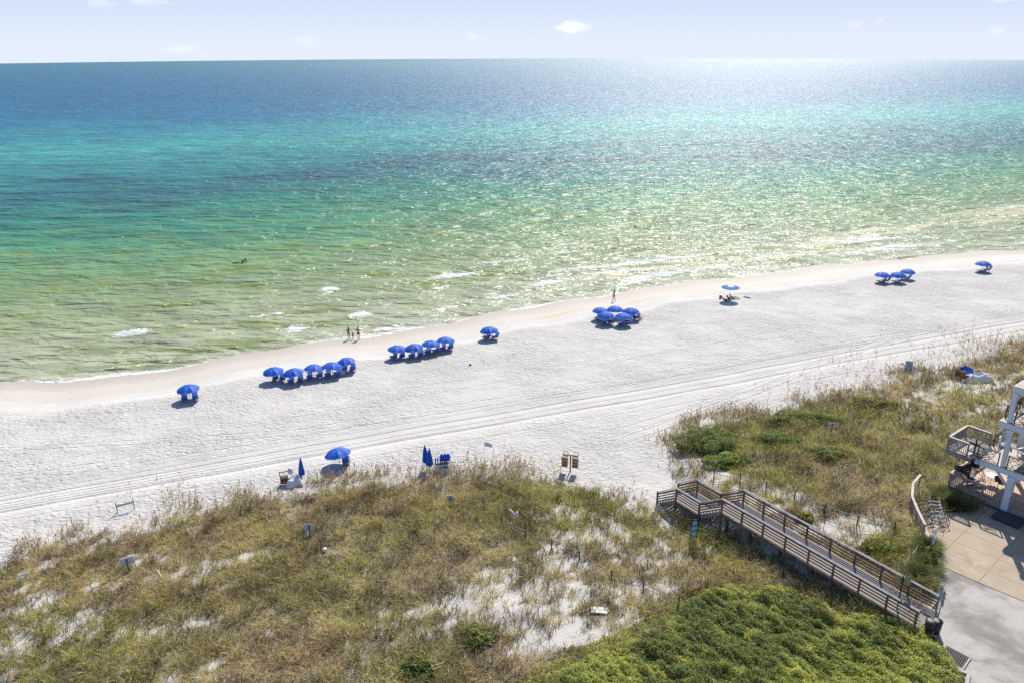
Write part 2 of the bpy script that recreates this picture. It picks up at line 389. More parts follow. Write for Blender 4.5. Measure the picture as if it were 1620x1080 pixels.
for px, py, a_, b_, s_ in [(208, 526, 2.6, .9, .95), (468, 519, 1.5, 1.1, .9), (571, 497, 1.9, .9, .9), (522, 457, 2.0, 1.0, .85), (440, 495, 1.6, .5, .6), (405, 500, 2, .4, .55), (715, 435, 4, 1.0, .75), (795, 468, 3, .6, .6), (690, 490, 3, .6, .55),
                           (770, 415, 4, .6, .5), (870, 445, 4, .7, .65), (905, 425, 6, .8, .6), (960, 430, 6, .7, .65), (1010, 415, 7, .8, .6), (1090, 405, 7, .8, .6), (830, 410, 5, .6, .5), (880, 400, 6, .6, .5), (1150, 420, 6, .8, .6), (1000, 445, 6, .7, .6), (1060, 432, 7, .7, .6), (1250, 402, 9, .8, .5), (1350, 378, 12, 1.4, .62), (1420, 390, 8, 1.2, .6), (1380, 362, 12, 1., .5), (1600, 325, 10, 1.5, .45), (620, 520, 2.5, .5, .6), (320, 440, 2, .5, .4), (1180, 375, 10, 1, .45), (500, 515, 1, .4, .5), (355, 572, 1.5, .3, .6)]:
    q = at(px, py, 0); qu = q.x*.9304+q.y*.3665; qv = -q.x*.3665+q.y*.9304
    foam += s_*np.exp(-((wu-qu)/a_)**2-((wv-qv+.12*(wu-qu)*0)/(b_*1.7))**2)
for px, py, a_, b_, s_ in [(1385, 366, 16, 3, 1.), (1300, 385, 14, 2.5, .8), (1250, 402, 16, 2, .8), (1600, 332, 22, 5, .9), (1570, 350, 16, 3, .6), (1150, 415, 14, 1.6, .7), (1040, 425, 14, 1.6, .6), (940, 440, 10, 1.3, .5), (1450, 385, 12, 2., .6), (880, 470, 10, 1.5, .4)]:
    q = at(px, py, 0); qu = q.x*.9304+q.y*.3665; qv = -q.x*.3665+q.y*.9304; bar += s_*np.exp(-((wu-qu)/a_)**2-((wv-qv)/b_)**2)
def seamat():
    m, nt, b = newmat('sea_water'); L = nt.links.new
    geo = N(nt, 'ShaderNodeNewGeometry'); P = geo.outputs['Position']
    dd = N(nt, 'ShaderNodeAttribute', attribute_name='off').outputs['Fac']; fo = N(nt, 'ShaderNodeAttribute', attribute_name='foam').outputs['Fac']
    mp = N(nt, 'ShaderNodeMapping'); L(P, mp.inputs[0]); mp.inputs['Rotation'].default_value = (0, 0, -CROT*.75); mp.inputs['Scale'].default_value = (.33, 1, 1)
    Q = mp.outputs[0]
    mp3 = N(nt, 'ShaderNodeMapping'); L(P, mp3.inputs[0]); mp3.inputs['Rotation'].default_value = (0, 0, -CROT*.35); mp3.inputs['Scale'].default_value = (.5, 1.3, 1); Q3 = mp3.outputs[0]
    nl = noise(nt, Q, .035, 4, .55); nm = noise(nt, Q, .15, 4, .6)
    w = math_(nt, 'MULTIPLY', dd, math_(nt, 'ADD', 1, math_(nt, 'MULTIPLY', math_(nt, 'SUBTRACT', nl, .5), .55)))
    w = math_(nt, 'ADD', w, math_(nt, 'MULTIPLY', math_(nt, 'SUBTRACT', nm, .5), 9.))
    f = math_(nt, 'POWER', math_(nt, 'DIVIDE', math_(nt, 'MAXIMUM', w, 0.), 2500.), .5)
    cr = N(nt, 'ShaderNodeValToRGB'); L(f, cr.inputs[0]); el = cr.color_ramp.elements
    stops = [(0, (.52, .49, .38)), (3, (.42, .43, .28)), (12, (.345, .37, .21)), (28, (.26, .32, .145)), (50, (.15, .275, .095)), (75, (.05, .22, .095)), (100, (.02, .18, .105)),
             (125, (.012, .13, .11)), (150, (.012, .17, .15)), (185, (.018, .20, .18)), (230, (.04, .29, .255)), (290, (.02, .205, .24)), (360, (.010, .135, .22)), (520, (.010, .115, .20)), (1100, (.014, .13, .205)), (2500, (.02, .15, .20))]
    for i, (x, c) in enumerate(stops):
        p_ = (x/2500)**.5
        if i < 2: e_ = el[i]; e_.position = p_
        else: e_ = el.new(p_)
        e_.color = (*c, 1)
    c = cr.outputs[0]
    # sandbar / weed patches offshore
    band = math_(nt, 'MULTIPLY', mapr(nt, w, 92, 118, sm=True), mapr(nt, w, 150, 185, 1, 0, sm=True))
    pt = mapr(nt, noise(nt, Q, .05, 5, .62), .46, .60, 0, .75, True)
    c = mixc(nt, math_(nt, 'MULTIPLY', band, pt), c, (.002, .055, .075))
    # olive wave faces in the shallows
    sh = mapr(nt, dd, 60, 110, 1, 0, sm=True)
    st = mapr(nt, noise(nt, Q, .22, 5, .6, .4), .5, .64, 0, .7, True)
    c = mixc(nt, math_(nt, 'MULTIPLY', sh, st), c, (.17, .22, .025))
    bar = N(nt, 'ShaderNodeAttribute', attribute_name='bar').outputs['Fac']
    bn = noise(nt, Q, .28, 5, .65, .5); c = mixc(nt, mapr(nt, math_(nt, 'ADD', bar, math_(nt, 'MULTIPLY', math_(nt, 'SUBTRACT', bn, .5), 1.3)), .3, .75, 0, .8, True), c, (.52, .49, .27))
    rp = noise(nt, Q, .55, 5, .68, .6); c = mixc(nt, math_(nt, 'MULTIPLY', math_(nt, 'MULTIPLY', mapr(nt, dd, 30, 85, 1, 0), mapr(nt, rp, .56, .70, 0, .5, True)), mapr(nt, nl, .4, .6)), c, (.50, .54, .36))
    # light and shade of the ripples, painted into the water colour by stretched noise
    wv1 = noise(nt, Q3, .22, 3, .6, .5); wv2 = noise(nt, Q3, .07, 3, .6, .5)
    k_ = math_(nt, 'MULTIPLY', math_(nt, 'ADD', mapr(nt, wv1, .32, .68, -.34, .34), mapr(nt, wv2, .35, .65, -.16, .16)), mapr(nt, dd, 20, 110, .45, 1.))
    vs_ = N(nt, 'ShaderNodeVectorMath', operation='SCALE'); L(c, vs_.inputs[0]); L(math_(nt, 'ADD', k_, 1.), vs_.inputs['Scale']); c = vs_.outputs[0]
    fn = noise(nt, P, 1.3, 5, .7); fm = math_(nt, 'ADD', fo, math_(nt, 'MULTIPLY', math_(nt, 'SUBTRACT', fn, .5), 1.5))
    fmask = math_(nt, 'MULTIPLY', mapr(nt, fm, .36, .60, 0, .92, True), mapr(nt, fo, .04, .15, 0, 1))
    c = mixc(nt, fmask, c, (.70, .71, .68))
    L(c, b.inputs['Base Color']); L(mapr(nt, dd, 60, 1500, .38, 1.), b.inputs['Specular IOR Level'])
    ro = mapr(nt, math_(nt, 'POWER', math_(nt, 'MAXIMUM', dd, 0.), .5), 5, 38, .31, .52); ro = math_(nt, 'MAXIMUM', ro, math_(nt, 'MULTIPLY', fmask, .8))
    L(ro, b.inputs['Roughness']); b.inputs['IOR'].default_value = 1.333
    mp2 = N(nt, 'ShaderNodeMapping'); L(P, mp2.inputs[0]); mp2.inputs['Rotation'].default_value = (0, 0, -CROT*.5); mp2.inputs['Scale'].default_value = (.5, 1, 1)
    Q2 = mp2.outputs[0]
    a1 = noise(nt, Q2, .16, 3, .55, .3); a2 = noise(nt, Q2, .55, 3, .55, .5); a3 = noise(nt, Q2, 1.7, 2, .5, .4)
    nb = bump(nt, a1, 1., 2.0); nb = bump(nt, a2, 1., 1.15, nb); nb = bump(nt, a3, 1., .12, nb)
    L(nb, b.inputs['Normal'])
    return m
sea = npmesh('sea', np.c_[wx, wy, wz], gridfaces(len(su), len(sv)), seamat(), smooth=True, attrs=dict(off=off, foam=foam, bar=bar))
tag(sea, 'green to deep blue sea with small waves', 'sea', kind='structure')
# ------------------------------------------------------------------ patio and road
def slab(name, poly, z0, th, mat):
    n = len(poly); mb = MB()
    mb.add([(x, y, z0) for x, y in poly]+[(x, y, z0-th) for x, y in poly], [tuple(range(n))[::-1], tuple(range(n, 2*n))]+[(i, (i+1) % n, n+(i+1) % n, n+i) for i in range(n)])
    o = mb.build(name, mat); return o
def patiomat():
    m, nt, b = newmat('tan_concrete'); L = nt.links.new
    P = N(nt, 'ShaderNodeNewGeometry').outputs['Position']
    mp = N(nt, 'ShaderNodeMapping', vector_type='TEXTURE'); L(P, mp.inputs[0]); mp.inputs['Location'].default_value = (*PATIO[1], 0); mp.inputs['Rotation'].default_value = (0, 0, math.atan2(PATIO[2][1]-PATIO[1][1], PATIO[2][0]-PATIO[1][0]))
    sx = N(nt, 'ShaderNodeSeparateXYZ'); L(mp.outputs[0], sx.inputs[0])
    n1 = noise(nt, P, .9, 5, .6); n2 = noise(nt, P, 14, 4, .7)
    def joint(o_, per, ph):
        a = math_(nt, 'ADD', math_(nt, 'ADD', o_, ph), math_(nt, 'MULTIPLY', math_(nt, 'SUBTRACT', n2, .5), .05))
        q = math_(nt, 'FRACT', math_(nt, 'DIVIDE', a, per)); q = math_(nt, 'MINIMUM', q, math_(nt, 'SUBTRACT', 1, q))
        return mapr(nt, q, .0, .035/per, 1, 0)
    j = math_(nt, 'MAXIMUM', joint(sx.outputs[0], 2.72, .3), joint(sx.outputs[1], 1.75, .02))
    c = mixc(nt, mapr(nt, n1, .3, .7), (.42, .335, .235), (.54, .45, .335)); c = mixc(nt, mapr(nt, n2, .3, .7, 0, .6), c, (.33, .255, .175))
    st_ = noise(nt, P, .45, 6, .7, .8); c = mixc(nt, mapr(nt, st_, .52, .68, 0, .45, True), c, (.25, .20, .15)); c = mixc(nt, mapr(nt, noise(nt, P, 1.3, 5, .7), .58, .72, 0, .4), c, (.62, .56, .46))
    c = mixc(nt, math_(nt, 'MULTIPLY', j, mapr(nt, n1, .35, .55, .35, .95)), c, (.09, .07, .05))
    L(c, b.inputs['Base Color']); b.inputs['Roughness'].default_value = .9
    L(bump(nt, n2, .4, .02), b.inputs['Normal']); return m
def roadmat():
    m, nt, b = newmat('sandy_road'); L = nt.links.new
    P = N(nt, 'ShaderNodeNewGeometry').outputs['Position']
    mp = N(nt, 'ShaderNodeMapping'); L(P, mp.inputs[0]); mp.inputs['Rotation'].default_value = (0, 0, R(52)); mp.inputs['Scale'].default_value = (.75, 1, 1)
    n1 = noise(nt, mp.outputs[0], .36, 7, .62, .4); n2 = noise(nt, P, 9, 5, .7); n3 = noise(nt, P, 2, 4, .6)
    c = mixc(nt, mapr(nt, n1, .36, .58, 0, 1, True), (.215, .20, .18), (.48, .45, .40))
    c = mixc(nt, mapr(nt, n2, .35, .75, 0, .35), c, (.36, .34, .31)); c = mixc(nt, mapr(nt, n3, .58, .72, 0, .4), c, (.26, .25, .24))
    L(c, b.inputs['Base Color']); b.inputs['Roughness'].default_value = .9; L(bump(nt, n2, .4, .02), b.inputs['Normal']); return m
tag(slab('patio', PATIO, PADZ+.03, .3, patiomat()), 'tan jointed concrete slabs beside the beach house', 'patio', kind='structure')
tag(slab('road', ROAD, PADZ, .3, roadmat()), 'pale grey sandy road end at lower right', 'road', kind='structure')
# ------------------------------------------------------------------ vegetation meshes
def vegmat(name, tr=.35, rough=.65):
    m, nt, b = newmat(name); L = nt.links.new
    a = N(nt, 'ShaderNodeVertexColor', layer_name='Col'); P = N(nt, 'ShaderNodeNewGeometry').outputs['Position']
    n = noise(nt, P, 6, 3, .6)
    c = mixc(nt, mapr(nt, n, .3, .7, 0, .25), a.outputs[0], (.10, .075, .045))
    L(c, b.inputs['Base Color']); b.inputs['Roughness'].default_value = rough; b.inputs['Specular IOR Level'].default_value = .25
    t = N(nt, 'ShaderNodeBsdfTranslucent'); L(c, t.inputs[0]); mx = N(nt, 'ShaderNodeMixShader'); mx.inputs[0].default_value = tr
    L(b.outputs[0], mx.inputs[1]); L(t.outputs[0], mx.inputs[2]); L(mx.outputs[0], nt.nodes['Material Output'].inputs[0]); return m
def blades(px, py, pz, length, width, lean, col, yaw=None, tipcol=1.15):
    """one blade per entry: 5 verts, 2 faces given as quads"""
    n = len(px); a = rng.uniform(0, 2*np.pi, n) if yaw is None else yaw
    dx, dy = np.cos(a), np.sin(a); sx, sy = -dy, dx
    B = np.stack([px, py, pz], 1)
    def lay(f, h, w):
        o = np.stack([px+dx*lean*f, py+dy*lean*f, pz+length*h], 1); s = np.stack([sx*w, sy*w, np.zeros(n)], 1)
        return o-s, o+s
    a0, a1 = lay(0, -.05, width*.5); b0, b1 = lay(.35, .62, width*.42); c0, c1 = lay(1., .95, width*.12)
    V = np.stack([a0, a1, b0, b1, c0, c1], 1).reshape(-1, 3)
    i = np.arange(n)*6
    Fq = np.concatenate([np.stack([i, i+1, i+3, i+2], 1), np.stack([i+2, i+3, i+5, i+4], 1)])
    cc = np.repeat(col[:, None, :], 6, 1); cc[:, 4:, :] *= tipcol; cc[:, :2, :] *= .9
    return V, Fq, np.clip(cc.reshape(-1, 3), 0, 1)
def inview(X, Y, Z, m=60):
    zc = Y*cP+(CH-Z)*sP; x = 810+F*X/zc; y = 540+F*((CH-Z)*cP-Y*sP)/zc
    return (x > -m) & (x < 1620+m) & (y > 0) & (y < 1080+m*1.4)
TH = P2([(1150, 905), (1220, 905), (1290, 920), (1350, 950), (1440, 985), (1470, 1003), (1500, 1030), (1512, 1056), (1530, 1120), (900, 1300), (740, 1120), (830, 1070), (900, 1040), (980, 1000), (1060, 960), (1095, 925)], 4.3)
thq = lambda X, Y: pdist(X, Y, TH)+1.6*(fbm(X*.45, Y*.45, 81, 3)-.5)
# tuft positions on jittered grid
g = .33
uu_, vv_ = np.meshgrid(np.arange(-36, 152, g), np.arange(12, 66, g)); uu_, vv_ = uu_.ravel(), vv_.ravel()
uu_ = uu_+rng.uniform(-.5, .5, uu_.size)*g; vv_ = vv_+rng.uniform(-.5, .5, vv_.size)*g
X, Y = uvp(uu_, vv_); k = inview(X, Y, 3.); X, Y = X[k], Y[k]
D, z, u, v, d, e, pd, inb = vegfield(X, Y)
th_ = thq(X, Y)
dist = np.hypot(X, Y)
keep = (rng.uniform(0, 1, X.size) < D*np.where(dist > 75, .75, 1.)+.012*(e > 0)*(pd > .3)) & (th_ > -2.2*rng.uniform(0, 1, X.size)**2)
X, Y, z, u, v, e, D, dist = (q[keep] for q in (X, Y, z, u, v, e, D, dist))
# patch colours
pn = fbm(X*.16, Y*.16, 91, 4); pn2 = fbm(X*.45, Y*.45, 95, 3); pn3 = fbm(u*.09, v*.2, 97, 3)
green = np.array([.40, .41, .085]); olive = np.array([.58, .48, .18]); tan = np.array([.74, .60, .34]); brown = np.array([.33, .235, .145]); dgreen = np.array([.085, .105, .035])
def blobw(pts):
    w = np.zeros_like(X)
    for px, py, r in pts:
        q = at(px, py, 3); w = np.maximum(w, np.exp(-((X-q.x)**2+(Y-q.y)**2)/(r*r)))
    return w
wg = np.clip(sst(pn, .42, .66)*.8+blobw([(280, 1020, 6), (350, 960, 4), (1350, 700, 6), (1430, 860, 4), (1280, 690, 5), (1250, 760, 3), (1400, 650, 5), (1150, 880, 4), (720, 1010, 2), (1500, 700, 5), (1080, 830, 2.5), (600, 880, 3), (860, 790, 4), (1230, 890, 3)])*.8, 0, 1)
wb = np.clip(sst(pn2, .52, .7)+blobw([(1230, 735, 3.5), (1240, 750, 2), (700, 830, 3), (500, 820, 3), (340, 990, 3), (1060, 930, 3), (780, 1040, 4)])*.45, 0, 1)*(1-.5*wg)
wt_ = sst(pn3, .45, .7)*.6+blobw([(430, 1050, 6), (90, 850, 3), (850, 950, 7)])*.6
base = olive[None]*(1-wg[:, None])+green[None]*wg[:, None]
base = base*(1-wt_[:, None]*.7)+tan[None]*wt_[:, None]*.7
base = base*(1-wb[:, None]*.75)+brown[None]*wb[:, None]*.75
nb_ = np.where(dist > 75, 9, np.where(dist > 58, 12, 15)).astype(int)
idx = np.repeat(np.arange(X.size), nb_); n = idx.size
cl0 = fbm(X*1.1, Y*1.1, 98, 2)
tl = (.10+.20*pn2+.08*wg+.36*sst(cl0, .35, .75))[idx]*rng.uniform(.5, 1.35, n)*np.where(rng.uniform(0, 1, n) < .06, 1.6, 1.)
bx_ = X[idx]+rng.normal(0, .13, n); by_ = Y[idx]+rng.normal(0, .13, n)
base = base*(.5+.85*sst(fbm(X*.8, Y*.8, 99, 3), .3, .7))[:, None]
cc = base[idx]*rng.uniform(.55, 1.5, (n, 1))*rng.uniform(.92, 1.08, (n, 3))
mixd = rng.uniform(0, 1, n); cc = np.where((mixd < .13)[:, None], tan*1.1*rng.uniform(.7, 1.3, (n, 1)), cc); cc = np.where((mixd > .9)[:, None], brown*.9, cc)
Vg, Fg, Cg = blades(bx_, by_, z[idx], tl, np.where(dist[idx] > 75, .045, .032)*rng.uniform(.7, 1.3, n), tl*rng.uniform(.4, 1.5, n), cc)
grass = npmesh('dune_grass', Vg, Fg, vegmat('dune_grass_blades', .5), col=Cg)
tag(grass, 'olive and straw coloured dune grass covering both dunes', 'grass', kind='stuff')
# sea oats along the dune edge
n = 5200; U1 = rng.uniform(-30, 150, n*7); E_ = np.abs(rng.normal(0, 2.4, n*7))-1.4; V1 = np.interp(U1, ED_U, ED_V)-E_
cl = fbm(U1*.35, V1*.35, 101, 3); X1, Y1 = uvp(U1, V1); k = (rng.uniform(0, 1, n*7) < sst(cl, .48, .70)*.34) & inview(X1, Y1, 3.); X1, Y1 = X1[k], Y1[k]
extra = []
for px, py, r, m_ in [(650, 760, 3.5, 170), (760, 740, 3, 170), (820, 735, 2, 140), (1420, 590, 6, 200), (1560, 560, 7, 260), (1330, 620, 5, 150), (1600, 540, 5, 200), (1060, 690, 1.5, 120), (1190, 650, 2.5, 160), (230, 800, 3, 160), (560, 770, 2, 120), (980, 780, 1.5, 80)]:
    q = at(px, py, 2.2); extra.append(np.c_[rng.normal(q.x, r*.6, m_), rng.normal(q.y, r*.5, m_)])
ex = np.concatenate(extra); X1 = np.r_[X1, ex[:, 0]]; Y1 = np.r_[Y1, ex[:, 1]]
zz, uq, vq, dq, eq, pq = terr(X1, Y1); dv = vegfield(X1, Y1)
fr = at(200, 805, 2); k = (pq > .5) & ~dv[7] & (dq > 20) & (np.hypot(X1-fr.x, Y1-fr.y) > 2.6); X1, Y1, zz = X1[k], Y1[k], zz[k]; n = X1.size
hgt = rng.uniform(.45, 1.05, n); yw = rng.uniform(0, 2*np.pi, n)
c1 = np.array([.52, .43, .28])*rng.uniform(.6, 1.4, (n, 1))*np.ones((n, 3))
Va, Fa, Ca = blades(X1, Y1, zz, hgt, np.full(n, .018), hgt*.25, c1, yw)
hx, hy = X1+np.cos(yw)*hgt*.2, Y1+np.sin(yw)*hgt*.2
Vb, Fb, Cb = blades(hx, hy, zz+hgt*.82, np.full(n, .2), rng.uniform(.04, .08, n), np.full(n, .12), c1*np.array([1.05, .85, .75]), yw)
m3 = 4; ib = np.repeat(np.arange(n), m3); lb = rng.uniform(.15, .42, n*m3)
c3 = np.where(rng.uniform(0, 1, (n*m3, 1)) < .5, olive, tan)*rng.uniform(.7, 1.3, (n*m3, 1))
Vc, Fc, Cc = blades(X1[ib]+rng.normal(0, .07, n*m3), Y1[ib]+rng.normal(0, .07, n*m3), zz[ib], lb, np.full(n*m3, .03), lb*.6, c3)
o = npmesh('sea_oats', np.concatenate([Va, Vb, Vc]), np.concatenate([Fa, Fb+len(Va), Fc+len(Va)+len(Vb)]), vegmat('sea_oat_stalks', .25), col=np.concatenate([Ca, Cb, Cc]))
tag(o, 'thin tan sea oat stalks along the seaward edge of the dunes', 'sea oats', kind='stuff')
# leaves
def leaves(P, size, col, up=1.1):
    n = len(P); nr = rng.normal(0, 1, (n, 3)); nr[:, 2] = np.abs(nr[:, 2])+up; nr /= np.linalg.norm(nr, axis=1)[:, None]
    t = rng.normal(0, 1, (n, 3)); t -= nr*(t*nr).sum(1)[:, None]; t /= np.linalg.norm(t, axis=1)[:, None]; b = np.cross(nr, t)
    s = size[:, None]
    V = np.stack([P-t*s, P+b*s*.42, P+t*s, P-b*s*.42], 1).reshape(-1, 3); i = np.arange(n)*4
    return V, np.stack([i, i+1, i+2, i+3], 1), np.repeat(col, 4, 0)
leafmat = vegmat('scrub_leaves', .32, .5)
def canopyh(X, Y, dd):
    a_ = X*.8+Y*.6; b_ = -X*.6+Y*.8; lump = fbm(b_*.35+3, a_*.7, 111, 3); l2 = fbm(b_*1.6, a_*2.8, 113, 3)
    return np.clip(.10-dd*.28, 0, .42)+np.clip(-dd*1.2, 0, 1)*(.55*(lump-.42)+.85*(l2-.42))
nt_ = 900000
xs = [p[0] for p in TH]; ys = [p[1] for p in TH]
X2 = rng.uniform(min(xs), max(xs), nt_); Y2 = rng.uniform(min(ys), max(ys), nt_)
k = inview(X2, Y2, 4.5, 90); X2, Y2 = X2[k], Y2[k]; dd2 = thq(X2, Y2); k = dd2 < .9-3.2*rng.uniform(0, 1, X2.size)**3+.5*(fbm(X2*1.6, Y2*1.6, 125, 3)-.35); X2, Y2, dd2 = X2[k], Y2[k], dd2[k]
hole = fbm(X2*1.2, Y2*.9, 119, 3); k = (hole > .33) | (rng.uniform(0, 1, X2.size) < .5); X2, Y2, dd2 = X2[k], Y2[k], dd2[k]
zt = terr(X2, Y2)[0]; ch = np.maximum(canopyh(X2, Y2, dd2), .08); q = rng.uniform(0, 1, X2.size)**.45
Z2 = zt+ch*q+rng.normal(0, .03, X2.size); n = X2.size
pc = fbm(X2*.35, Y2*.35, 121, 3); pc2 = fbm(X2*1.4, Y2*1.4, 123, 3)
lg = np.array([.52, .555, .12]); dg = np.array([.24, .285, .065]); yb = np.array([.70, .66, .12])
w = sst(.6*pc+.4*pc2, .38, .62)[:, None]; cl_ = dg*(1-w)+lg*w; y_ = (sst(pc2, .6, .75)*.5)[:, None]; cl_ = cl_*(1-y_)+yb*y_
cl_ = cl_*rng.uniform(.6, 1.4, (n, 1))
Vl, Fl, Cl = leaves(np.c_[X2, Y2, Z2], rng.uniform(.032, .072, n), cl_)
o = npmesh('coastal_scrub', Vl, Fl, leafmat, col=Cl)
tag(o, 'bright green leafy scrub thicket below the boardwalk', 'scrub', kind='stuff')
# single shrubs
def shrub(px, py, rx, ry, h, label, c0, c1, nl=5200, ls=(.05, .09), rz=0.):
    p = gp(px, py); root = empty('beach_shrub', p, rz, label, 'shrub', 'rounded shrubs on the dunes')
    n = nl; a = rng.uniform(0, 2*np.pi, n); r = np.sqrt(rng.uniform(0, 1, n)); el_ = np.sqrt(np.clip(1-r*r, 0, 1))
    lump = .45+1.05*fbm(np.cos(a)*r*2.6+5+px, np.sin(a)*r*2.6+5, 131, 3)
    q = rng.uniform(.25, 1, n)**.5
    Pn = np.c_[np.cos(a)*r*rx*lump, np.sin(a)*r*ry*lump, (.04+el_*h*lump*q)]
    w = fbm(Pn[:, 0]*1.5+9, Pn[:, 1]*1.5, 133, 3)[:, None]; w = sst(w, .35, .65)
    V, Fq, C = leaves(Pn, rng.uniform(*ls, n), (np.array(c0)*(1-w)+np.array(c1)*w)*rng.uniform(.6, 1.4, (n, 1)))
    f = npmesh('foliage', V, Fq, leafmat, col=C); f.parent = root
    mb = MB()
    for i in range(9):
        t = i*.7; q_ = Vector((math.cos(t)*rx*.6, math.sin(t)*ry*.6, h*.75)); mb.tube([(0, 0, -.1), q_*.4+Vector((0, 0, h*.1)), q_], .035, 5, .01)
    mb.build('stem', M['stem'], root)
GA, GB = (.22, .26, .05), (.40, .41, .09)
shrub(1122, 706, 2.9, 2.3, 1.25, 'large rounded dark green shrub at the sand edge right of the boardwalk stairs', GA, (0.263, 0.333, 0.079), 16000)
shrub(1152, 733, 2.0, 1.3, .7, 'low bright green shrub beside the rope fence, just below the big rounded shrub', (0.158, 0.263, 0.035), (0.367, 0.473, 0.070), 7000)
shrub(1272, 668, 3.4, 1.8, .85, 'wide olive green shrub mound left of the small sign on the right dune', GA, (0.385, 0.403, 0.079), 13000)
shrub(1226, 700, 2.1, 1.3, .7, 'dark green shrub between the two larger mounds of the right dune', GA, (0.210, 0.315, 0.052), 6000)
shrub(1268, 822, .9, .7, .5, 'small green shrub on bare sand above the long boardwalk rail', (0.140, 0.210, 0.035), (0.455, 0.385, 0.088), 2500)
shrub(661, 1062, .95, .8, .5, 'small dark green shrub alone near the bottom edge of the left dune', (0.088, 0.149, 0.026), (0.210, 0.280, 0.052), 3600)
shrub(752, 1010, 1.2, .9, .55, 'loose green shrub on the left dune above the bottom edge patch of sand', (0.140, 0.175, 0.035), (0.298, 0.367, 0.061), 3400)
shrub(1305, 720, 2.4, 1.4, .6, 'low green shrub patch below the small sign on the right dune', (0.175, 0.210, 0.052), (0.350, 0.367, 0.088), 6000)
shrub(1400, 868, 1.8, 1.0, .6, 'bright yellow green shrub beside the rope fence end', (0.210, 0.263, 0.044), (0.490, 0.507, 0.088), 5000)
shrub(1375, 640, 2.4, 1.3, .65, 'yellow green shrub mound at upper edge of right dune', (0.228, 0.228, 0.052), (0.455, 0.438, 0.105), 5500)
def tallgrass(px, py, r, h, label, n=1500, dirn=None):
    p = gp(px, py); n0 = n; xx = rng.normal(0, r*.45, n0); yy = rng.normal(0, r*.4, n0); L_ = h*rng.uniform(.6, 1.25, n0)
    yw_ = np.arctan2(yy, xx)+rng.normal(0, .6, n0)
    c = np.where(rng.uniform(0, 1, (n0, 1)) < .35, np.array([.33, .29, .12]), np.array([.15, .19, .045]))*rng.uniform(.6, 1.4, (n0, 1))
    V, Fq, C = blades(xx, yy, np.zeros(n0), L_, np.full(n0, .028), L_*rng.uniform(.5, 1.3, n0), c, yw_)
    root = empty('ornamental_grass', p, 0, label, 'grass clump', 'tall arching grass clumps')
    f = npmesh('foliage', V, Fq, vegmat('arching_grass'), col=C); f.parent = root
tallgrass(1514, 803, .9, .6, 'large arching green grass clump between the bicycles and the deck', 4200)
tallgrass(1494, 794, .8, .7, 'arching green grass clump behind the bicycles', 2200)
tallgrass(1466, 872, .6, .65, 'arching grass clump at the patio edge by the white sign post', 2200)
tallgrass(1464, 905, .6, .7, 'arching grass clump between the patio corner and boardwalk end', 2400)
tallgrass(1450, 925, .8, .8, 'grass clump behind the far rail at the boardwalk end', 1800)
# ------------------------------------------------------------------ boardwalk
DZ = 4.3
bw = empty('boardwalk', (BW0.x, BW0.y, DZ), BWROT, 'weathered wooden boardwalk with two short stairs down to the sand', 'boardwalk')
RUN, RISE = 1.95, 1.3; Z1 = -RISE; Z2 = -2*RISE; XA, XB, XC, XD, XE = 14.65, 0., -RUN, -RUN-2.45, -2*RUN-2.45; BWW = 2.14
mb = MB(); x = XB
while x < XA: mb.box((x+.068, BWW/2, -.02), (.128, BWW+.06, .04)); x += .142
mb.build('deck', M['wgrey'], bw)
mb = MB(); x = XD
while x < XC-.05: mb.box((x+.068, BWW/2, Z1-.02), (.128, BWW+.06, .04)); x += .142
mb.build('deck', M['wgrey'], bw)
for x0, zt_ in ((XC, Z1), (XE, Z2)):
    mb = MB(); ns = 7
    for i in range(ns): mb.box((x0+(i+.5)*RUN/ns, BWW/2, zt_+(i+.72)*RISE/ns), (RUN/ns+.03, BWW, .045))
    for yy in (0.02, BWW/2, BWW-.02):
        for i in range(ns): mb.box((x0+(i+.5)*RUN/ns, yy, zt_+(i+.25)*RISE/ns-.10), (RUN/ns+.004, .05, RISE/ns+.22))
    mb.build('stair_flight', M['wgrey'], bw)
prof = [(XA, 0), (XB, 0), (XC, Z1), (XD, Z1), (XE, Z2)]
def zat(x):
    for (xa, za), (xb, zb) in zip(prof, prof[1:]):
        if xb <= x <= xa: return za+(zb-za)*(xa-x)/(xa-xb)
    return 0
for yy, sg in ((-.05, -1), (BWW+.05, 1)):
    mb = MB()
    for (xa, za), (xb, zb) in zip(prof, prof[1:]):
        mb.beam((xa, yy, za+1.06), (xb, yy, zb+1.06), .2, .045)
    mb.build('handrail', M['wcap'], bw)
    mb = MB()
    for (xa, za), (xb, zb) in zip(prof, prof[1:]):
        for k_, h in enumerate((.20, .42, .64, .88)):
            mb.beam((xa, yy-sg*.055, za+h), (xb, yy-sg*.055, zb+h), .035, .095 if k_ < 3 else .13)
    mb.build('rail_boards', M['wtan'], bw)
    mb = MB()
    for (xa, za), (xb, zb) in ((prof[0], prof[1]), (prof[2], prof[3])): mb.beam((xa, yy+sg*.03, za-.16), (xb, yy+sg*.03, zb-.16), .045, .24)
    mb.build('rim_joist', M['wtan'], bw)
    xs_ = list(np.linspace(XA-.1, XB+.05, 9))+[XC-.05, XD+.05, XE+.06]
    for i, x in enumerate(xs_):
        zz = zat(x); wp = Matrix.Translation(bw.location) @ Matrix.Rotation(BWROT, 4, 'Z') @ Vector((x, yy, 0)); g_ = tz(wp.x, wp.y)-DZ-.3
        zb = min(zz-.3, g_) if i in (1, 3, 5, 7, 8, 9, 10, 11) else zz-.28
        MB().box((x, yy+sg*.035, (zz+1.035+zb)/2), (.10, .10, zz+1.035-zb)).build('post', M['wtan'], bw)
